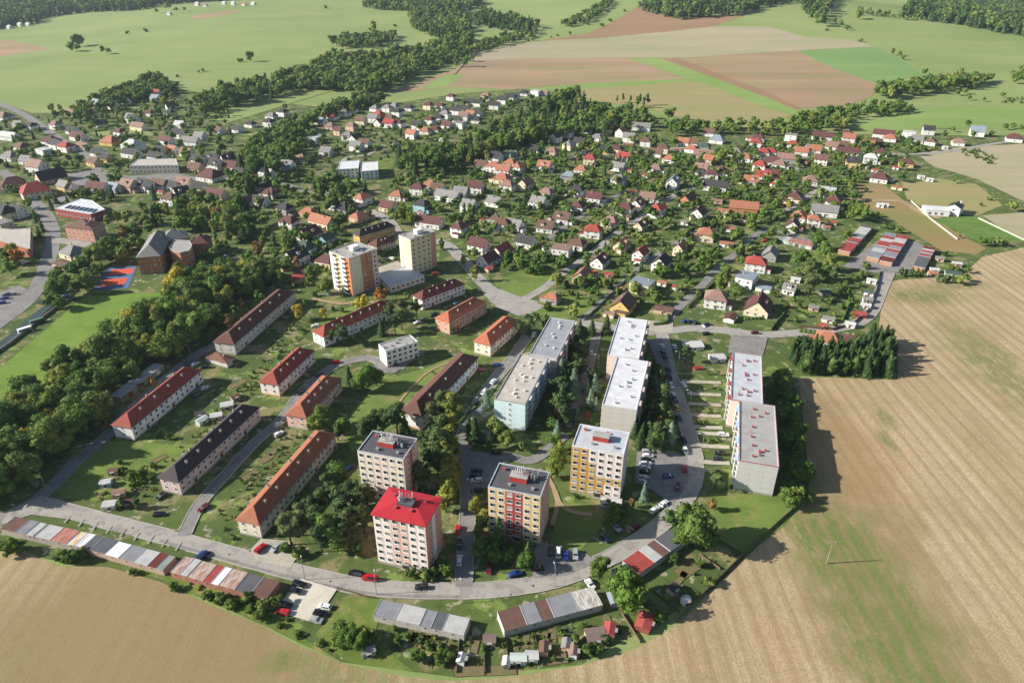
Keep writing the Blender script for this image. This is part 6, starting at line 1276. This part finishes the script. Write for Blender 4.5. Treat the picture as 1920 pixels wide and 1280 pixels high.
# the trees that show largest are single things, the rest are masses
def vis(t):
    d = Vector((t[0], t[1], CAM_H-t[4]*.5)).length
    a = (t[1]*cp_+(CAM_H-t[2])*sp_); px = CX+FPX*t[0]/a if a > 0 else -1e9
    py = CY-FPX*(t[1]*sp_-(CAM_H-t[2]-t[4]*.5)*cp_)/a
    return (t[4]/d) if -10 < px < 1930 and -10 < py < 1290 else 0
CLS = dict(pine='conifer', spruce='conifer', blue='conifer', thuja='conifer', shrub='shrub')
CAP = dict(conifer=230, shrub=230, broad=290)
TNAME = dict(broad=('broadleaf_tree', 'full green broadleaf tree'), birch=('birch_tree', 'light yellow-green birch'), pine=('pine_tree', 'open-crowned pine'), spruce=('spruce_tree', 'dark pointed spruce'), blue=('blue_spruce', 'silvery blue spruce'),
    poplar=('poplar_tree', 'narrow poplar'), thuja=('thuja', 'dense columnar evergreen'), yellow=('broadleaf_tree', 'yellowing broadleaf tree'), orange=('broadleaf_tree', 'orange-leaved tree'), brown=('broadleaf_tree', 'brownish autumn tree'), shrub=('shrub', 'low green shrub'))
cnt = {}; MASS = {}
for t in sorted(TREES, key=vis, reverse=True):
    x, y, z, k, h, where = t; c = CLS.get(k, 'broad'); cnt[c] = cnt.get(c, 0)
    if vis(t) > 0 and cnt[c] < CAP[c]:
        cnt[c] += 1; v = rng.randrange(4); s = rng.uniform(.88, 1.14)
        root = empty(TNAME[k][0], (x, y, z), rng.uniform(0, 6.28)); tag(root, TNAME[k][1]+' '+where, 'shrub' if k == 'shrub' else 'tree', TNAME[k][1]+' '+where)
        root.scale = (h*s, h*s*rng.uniform(.92, 1.08), h)
        gk = GEO.get(k, k)
        inst('trunk', cached(('trunk', gk, v), lambda: trunk_mesh(gk, v)), root); inst('crown', proto(k, v), root)
    else: MASS.setdefault(('in the village gardens' if where.startswith('beside the ') and ' house with ' in where else where, FOL[k].name), []).append(t)
LOW = {}
def low(kind, v, det):
    key = (kind, v, det)
    if key not in LOW:
        g = np.random.default_rng(900+v*31+sum(map(ord, kind))); gk = GEO.get(kind, kind)
        a = {'near': dict(spruce=(8, 14, .06), shrub=(5, 12, .15)), 'far': dict(spruce=(6, 7, .10), shrub=(3, 8, .24))}[det].get(gk, (13, 13, .075) if det == 'near' else (8, 8, .12))
        LOW[key] = crown(gk, g, *a)
    return LOW[key]
for (where, fn), ts in MASS.items():
    Vs, Qs, Ts, Rs, off = [], [], [], [], 0
    for x, y, z, k, h, _ in ts:
        V, Q, Tt = low(k, rng.randrange(5), 'near' if y < 1150 else 'far')
        a = rng.uniform(0, 6.28); ca, sa = math.cos(a), math.sin(a); s = rng.uniform(.9, 1.2)*h
        W_ = np.stack([(V[:, 0]*ca-V[:, 1]*sa)*s+x, (V[:, 0]*sa+V[:, 1]*ca)*s+y, V[:, 2]*h+z-.05*h], 1)
        Vs.append(W_); Qs.append(Q+off); Ts.append(Tt+off); Rs.append(np.full(len(V), rng.random())); off += len(V)
    kind = ts[0][3]
    o = inst('shrub_mass' if kind == 'shrub' else 'tree_mass', np_mesh('foliage', np.vstack(Vs), np.vstack(Qs), np.vstack(Ts), FOL[kind], np.concatenate(Rs)))
    tag(o, 'mass of %ss %s' % (TNAME[kind][1].split(' ', 1)[1] if kind != 'thuja' else 'evergreen', where), 'shrubs' if kind == 'shrub' else 'trees', None, 'stuff')
print('TREES', cnt, 'mass', sum(map(len, MASS.values())), 'houses', sum(1 for o in COL.objects if o.name.startswith('house')))

# ------------------------------------------------------------------ clipped hedges
def hedge(pix, h, wd, label):
    c = catmull([(lambda p: (p.x, p.y))(at(*p)) for p in pix], 6); g = np.random.default_rng(int(pix[0][0]*3+pix[0][1])); V, Q, Tt, off = [], [], [], 0
    for a, b in zip(c[:-1], c[1:]):
        l = math.hypot(b[0]-a[0], b[1]-a[1]); n = max(6, int(l*(h+wd)*5)); t = g.random((n, 1)); d = np.array([(b[0]-a[0])/l, (b[1]-a[1])/l, 0]); nn = np.array([-d[1], d[0], 0])
        th = g.uniform(0, math.pi, (n, 1)); e = nn*np.cos(th)*wd/2+np.array([0, 0, 1])*(np.sin(th)*h)
        e[:, 2] *= g.uniform(.3, 1.05, n); p = np.array([a[0], a[1], 0])+d*t*l+e
        nr = nn*np.cos(th)+np.array([0, 0, 1])*np.sin(th)+g.normal(size=(n, 3))*.4; nr /= np.linalg.norm(nr, axis=1)[:, None]
        v, q = leafquads(p, nr, .3, g); V.append(v); Q.append(q+off); off += len(v)
        for s in (a, b):
            pass
        q4 = [np.array([s[0], s[1], 0])+nn*wd*k+np.array([0, 0, z]) for s in (a, b) for k, z in ((-.38, 0), (-.38, h*.8), (.38, h*.8), (.38, 0))]
        V.append(np.array(q4)); Q.append(np.array([[0, 1, 5, 4], [1, 2, 6, 5], [2, 3, 7, 6], [0, 3, 2, 1], [4, 5, 6, 7]])+off); off += 8
    o = inst('hedge', np_mesh('hedge', np.vstack(V), np.vstack(Q), np.zeros((0, 3), int), FOL['thuja'])); tag(o, label, 'hedge')
for pix, h, wd, lb in (([(1225, 610), (1250, 606), (1252, 592)], 1.8, 1.6, 'curved clipped hedge round the yellow house corner'), ([(1290, 578), (1330, 540), (1345, 528)], 1.8, 1.2, 'tall clipped hedge along the lower village street'), ([(1395, 600), (1430, 598)], 1.6, 1.4, 'loose hedge beside the pink-roofed house'),
        ([(1105, 592), (1180, 520)], 1.2, .8, 'low hedge along the narrow village street'), ([(1190, 500), (1222, 475)], 1.5, 1, 'hedge behind the red-roofed annexe house'), ([(1280, 440), (1310, 425)], 1.8, 1, 'dark hedge by the white tent garden'), ([(590, 485), (625, 460), (650, 452)], 2, 1.6, 'dark hedge beside the blue-green houses'),
        ([(1498, 622), (1545, 628)], 2.2, 1.8, 'thick hedge below the lane bend'), ([(1580, 600), (1592, 570), (1588, 545)], 1.8, 1.2, 'dark hedge dividing the allotments'), ([(1470, 590), (1445, 620)], 2, 1.2, 'hedge beside the wide maroon-roofed house'), ([(820, 850), (790, 880)], 1.2, 1, 'low hedge beside the cream tower'),
        ([(420, 1003), (440, 1012)], 1.5, 1.2, 'short hedge at the end of the long cream row'), ([(1105, 735), (1115, 690)], 1.2, .9, 'low hedge beside the slab lane'), ([(850, 805), (925, 730)], 1.0, 1.6, 'flowering shrub border beside the black-brown roofed row'), ([(1075, 405), (1130, 372)], 1.3, .9, 'garden hedge on the upper village street'),
        ([(1060, 500), (1100, 470), (1150, 432)], 1.2, .8, 'garden hedge along the hill street'), ([(1335, 470), (1390, 442)], 1.5, 1, 'hedge beside the small green garages'), ([(1180, 340), (1240, 322)], 1.6, 1, 'hedge in the middle gardens'), ([(1060, 335), (1110, 318)], 1.6, 1, 'hedge below the light gabled house'), ([(700, 815), (735, 790)], 1, .9, 'low hedge at the foot of the lawn')):
    hedge(pix, h, wd, lb)
# ------------------------------------------------------------------ river beside the pitch
water = NT('river_water', .12, .5).out(lin('#3a4238')); stone = plaster('bank_stone', '#8d887d')
strip('river', [(-60, 690), (0, 650), (60, 600), (95, 572), (130, 552), (150, 530), (175, 512)], 5, water, road=False)
wall_line('bank_wall', 'grey stone river wall along the football pitch', 'wall', [(-20, 672), (20, 645), (70, 605), (110, 575), (140, 557)], 1.4, .5, stone)
def bridge():
    a, b = at(72, 570), at(118, 566); c = (a+b)/2; d = b-a; root = empty('foot_bridge', (c.x, c.y, .2), math.atan2(d.y, d.x)); tag(root, 'grey footbridge over the river at the pitch corner', 'bridge')
    m = MB(); m.box(0, 0, .6, d.length, 2.4, .3); m.build('deck', concrete, root)
    for sy in (-1, 1): m = MB(); m.box(0, sy*1.15, .9, d.length, .08, 1.0); m.build('railing', metal, root)
bridge()
def dugout(px, py, mt, lb):
    p = at(px, py); root = empty('team_shelter', (p.x, p.y, 0), R(48)); tag(root, lb, 'shelter')
    m = MB(); m.box(0, 1.0, 0, 6, .15, 2.3); m.box(-3, 0, 0, .12, 2, 2.2); m.box(3, 0, 0, .12, 2, 2.2); m.build('wall', mt, root)
    m = MB(); m.box(0, 0, 2.3, 6.3, 2.4, .12); m.build('roof', mt, root)
dugout(48, 622, white, 'white open team shelter on the river side of the pitch'); dugout(70, 606, paint('green_sheet', '#5a7a58'), 'green team shelter on the river side of the pitch'); dugout(119, 562, paint('blue_sheet', '#6f8fb8'), 'pale blue box beside the footbridge')
# ------------------------------------------------------------------ gardens: beds, greenhouses
soil = NT('soil', .97, .1); soil = soil.out(soil.mix(soil.ramp(soil.noise(1.5, 5), .4, .65), lin('#7d6650'), lin('#5c6a3c')))
def bed(px, py, l, w_, ang, where):
    p = at(px, py); root = empty('garden_bed', (p.x, p.y, surf_z(p.x, p.y)), R(ang)); tag(root, 'long brown vegetable bed '+where, 'garden bed', 'vegetable beds '+where)
    m = MB(); m.box(0, 0, -.05, l, w_, .2); m.build('soil', soil, root)
    m = MB(); m.box(0, -w_/2-.05, -.05, l+.2, .1, .27); m.box(0, w_/2+.05, -.05, l+.2, .1, .27); m.box(-l/2-.05, 0, -.05, .1, w_, .27); m.box(l/2+.05, 0, -.05, .1, w_, .27); m.build('timber_edge', fw, root)
for px, py, l, w_, a, wh in ((780, 1190, 5, 2.4, 75, 'below the grey felt garages'), (800, 1196, 5, 2.4, 75, 'below the grey felt garages'), (825, 1205, 6, 3, 75, 'below the grey felt garages'), (880, 1258, 8, 3, 2, 'at the stubble below the plots'), (940, 1256, 8, 3, 3, 'at the stubble below the plots'), (1040, 1236, 7, 3, 8, 'at the stubble below the plots'),
        (890, 1212, 4, 2, 80, 'in the middle plots'), (985, 1200, 5, 2, 85, 'in the middle plots'), (1035, 1190, 5, 2.4, 85, 'in the middle plots'), (1138, 1165, 4, 2.5, 100, 'beside the red hut'), (1290, 1066, 8, 4.5, 35, 'by the short red garages'), (1275, 1085, 7, 2, 50, 'by the short red garages'),
        (500, 860, 6, 3, 55, 'beside the long cream row'), (515, 845, 6, 3, 55, 'beside the long cream row'), (470, 890, 6, 3, 55, 'beside the long cream row'), (445, 720, 8, 4, 50, 'between the rows'), (300, 860, 5, 2.5, 50, 'in the allotment')):
    bed(px, py, l, w_, a, wh)
GP = [('in the gardens between the red and near-black roofed rows', [(330, 870), (385, 800), (440, 735), (475, 700), (495, 710), (450, 760), (400, 815), (350, 880)], 40, 52),
      ('in the long gardens of the cream row', [(425, 985), (470, 910), (540, 835), (575, 815), (590, 825), (520, 890), (470, 950)], 26, 52),
      ('in the allotment by the wood road lawn', [(170, 930), (210, 890), (270, 870), (300, 890), (285, 930), (220, 955)], 10, 20),
      ('in the plots below the grey felt garages', [(770, 1185), (870, 1205), (900, 1240), (830, 1250), (780, 1225)], 14, 78),
      ('in the plots below the red-edged garages', [(950, 1195), (1080, 1175), (1180, 1185), (1130, 1215), (1040, 1235), (950, 1245)], 16, 82),
      ('in the lane-bend allotments', [(1500, 600), (1520, 560), (1560, 520), (1620, 510), (1630, 560), (1600, 590), (1550, 605)], 22, 62),
      ('behind the weathered black-brown roof', [(770, 745), (800, 710), (850, 670), (865, 672), (810, 730), (780, 765)], 10, 58)]
for wh, pix, n_, ang in GP:
    pts = [at(*p) for p in pix]; pl = [(p.x, p.y) for p in pts]; k = 0; tries = 0; mine = []
    while k < n_ and tries < 600:
        tries += 1; x = rng.uniform(min(p[0] for p in pl), max(p[0] for p in pl)); y = rng.uniform(min(p[1] for p in pl), max(p[1] for p in pl))
        if not inside(pl, x, y) or on_road(x, y) or any((x-o[0])**2+(y-o[1])**2 < (o[2]*.8+1.5)**2 for o in OCC) or any((x-o[0])**2+(y-o[1])**2 < 14 for o in mine): continue
        mine.append((x, y)); k += 1; l, w_ = rng.uniform(2.5, 5), rng.uniform(1.0, 2.2)
        root = empty('garden_bed', (x, y, surf_z(x, y)), R(ang+rng.choice((0, 90))+rng.uniform(-6, 6))); tag(root, 'planted vegetable bed '+wh, 'garden bed', 'vegetable beds '+wh)
        m = MB(); m.box(0, 0, -.05, l, w_, .2); m.build('soil', soil, root)
        m = MB()
        for i in range(int(l*w_*1.6)): m.box(rng.uniform(-l/2+.2, l/2-.2), rng.uniform(-w_/2+.15, w_/2-.15), .14, .4, .36, rng.uniform(.15, .6), 0, (.2, .16))
        m.build('plants', FOL['shrub'], root)['kind'] = 'stuff'
poly_g = NT('greenhouse_film', .3, .5).out(lin('#b9c4bd'))
def hut(px, py, roof, wall, l, w_, ang, label, name='garden_shed', cat='shed'):
    p = at(px, py, 2); root = empty(name, (p.x, p.y, surf_z(p.x, p.y)), R(ang)); tag(root, label, cat); OCC.append((p.x, p.y, l*.5))
    m = MB(); m.gable_wall(l, w_, 2.0, .5); m.build('wall', wall, root); m = MB(); m.gable(l, w_, 2.0, .5, .25, .1); m.build('roof', roof, root); door(root, 'f', l, w_, 0, .9, 1.8)
rs = tiles('ribbed_red_sheet', '#a8504a', .15, True); bs = tiles('ribbed_brown_sheet', '#7d6a64', .15, True)
for a in ((1209, 1163, rs, MW['k'], 5.5, 4.2, 65, 'garden hut with ribbed pink-red roof at the stubble edge'), (1143, 1178, rs, MW['t'], 4.2, 3, 75, 'narrow garden hut with plain red roof among the plots'), (1117, 1188, bs, MW['t'], 5.5, 4.2, 10, 'garden hut with ribbed brown roof among the plots'),
          (918, 1196, bs, MW['t'], 3.2, 2.6, 0, 'small brown-roofed hut on the lawn by the red-edged garages'), (198, 902, MR['w'], MW['u'], 3.6, 2.6, 10, 'white and turquoise hut in the allotment'), (205, 943, MR['w'], MW['w'], 4, 3, 10, 'white hut beside two dark evergreens'), (222, 921, MR['p'], MW['t'], 4, 3, 20, 'brown-roofed hut beside the patio in the allotment'),
          (212, 881, MR['b'], MW['t'], 3.2, 2.4, 10, 'dark hut at the top of the allotment'), (240, 940, MR['k'], MW['k'], 3, 2.4, 10, 'dark red hut between two evergreens'), (425, 757, MR['w'], MW['g'], 5, 3.4, 20, 'pale felted hut in the gardens between the rows'), (405, 777, MR['w'], MW['g'], 4.5, 3, 20, 'grey-white hut above the near-black roof'),
          (378, 785, poly_g, poly_g, 4.5, 2.6, 60, 'small pale green polytunnel behind the near-black roof'), (375, 774, MR['d'], MW['g'], 4, 2.6, 20, 'dark hut behind the near-black roof'), (972, 1231, poly_g, poly_g, 4.2, 2.4, 0, 'glass greenhouse on the plots above the stubble'), (997, 1227, MR['w'], poly_g, 3.4, 2.6, 0, 'white frame greenhouse on the plots'),
          (1062, 1205, MR['g'], MW['t'], 3, 2.4, 80, 'grey-roofed hut beside the white plot table'), (1020, 1212, MR['b'], MW['t'], 3.4, 2.4, 85, 'brown-roofed hut in the middle plots'), (1075, 1218, MR['p'], MW['w'], 3, 2.2, 80, 'faded hut below the ribbed brown roof'), (865, 1232, MR['w'], MW['w'], 2.6, 2, 80, 'small white hut at the plot corner'), (950, 1238, MR['w'], MW['g'], 2.6, 2, 85, 'small pale hut beside the greenhouse'),
          (690, 1216, MR['g'], MW['g'], 3.6, 2.6, 20, 'grey hut under the trees below the gravel car park'), (1286, 1122, MR['w'], MW['w'], 2.2, 1.8, 30, 'tiny white hut at the shaded plot end'), (1262, 1100, MR['d'], MW['t'], 3.2, 2.4, 40, 'dark hut in the shaded plot'), (352, 850, MR['g'], MW['t'], 3.4, 2.6, 50, 'grey-roofed hut between the red and near-black roofs'), (440, 742, MR['b'], MW['g'], 3.6, 2.6, 50, 'brown-roofed hut at the top of the row gardens'), (1146, 938, MR['w'], MW['w'], 7, 3, -12, 'long white canopy shelter in front of the ochre tower'), (1345, 668, MR['w'], MW['w'], 7, 5, 4, 'white hut behind the pine beside the yard'), (1300, 645, MR['w'], MW['w'], 9, 6, 4, 'white low store beside the slab road'), (1150, 1120, MR['l'], MW['g'], 4, 2.6, 100, 'grey lean-to under the tree by the main road')):
    hut(*a)

# ------------------------------------------------------------------ air
def haze():
    n = bpy.data.materials.new('haze'); n.use_nodes = True; t = n.node_tree; t.nodes.remove(t.nodes['Principled BSDF'])
    v = t.nodes.new('ShaderNodeVolumePrincipled'); v.inputs['Color'].default_value = (.74, .86, 1.0, 1); v.inputs['Density'].default_value = HAZE; v.inputs['Anisotropy'].default_value = .2
    t.links.new(v.outputs[0], t.nodes['Material Output'].inputs['Volume'])
    m = MB(); m.box(0, 2050, -2.0, 7400, 4900, 178); o = m.build('haze', n); o['kind'] = 'stuff'
    o['label'] = 'thin bluish summer haze over the valley'
HAZE = 4.2e-5
haze()
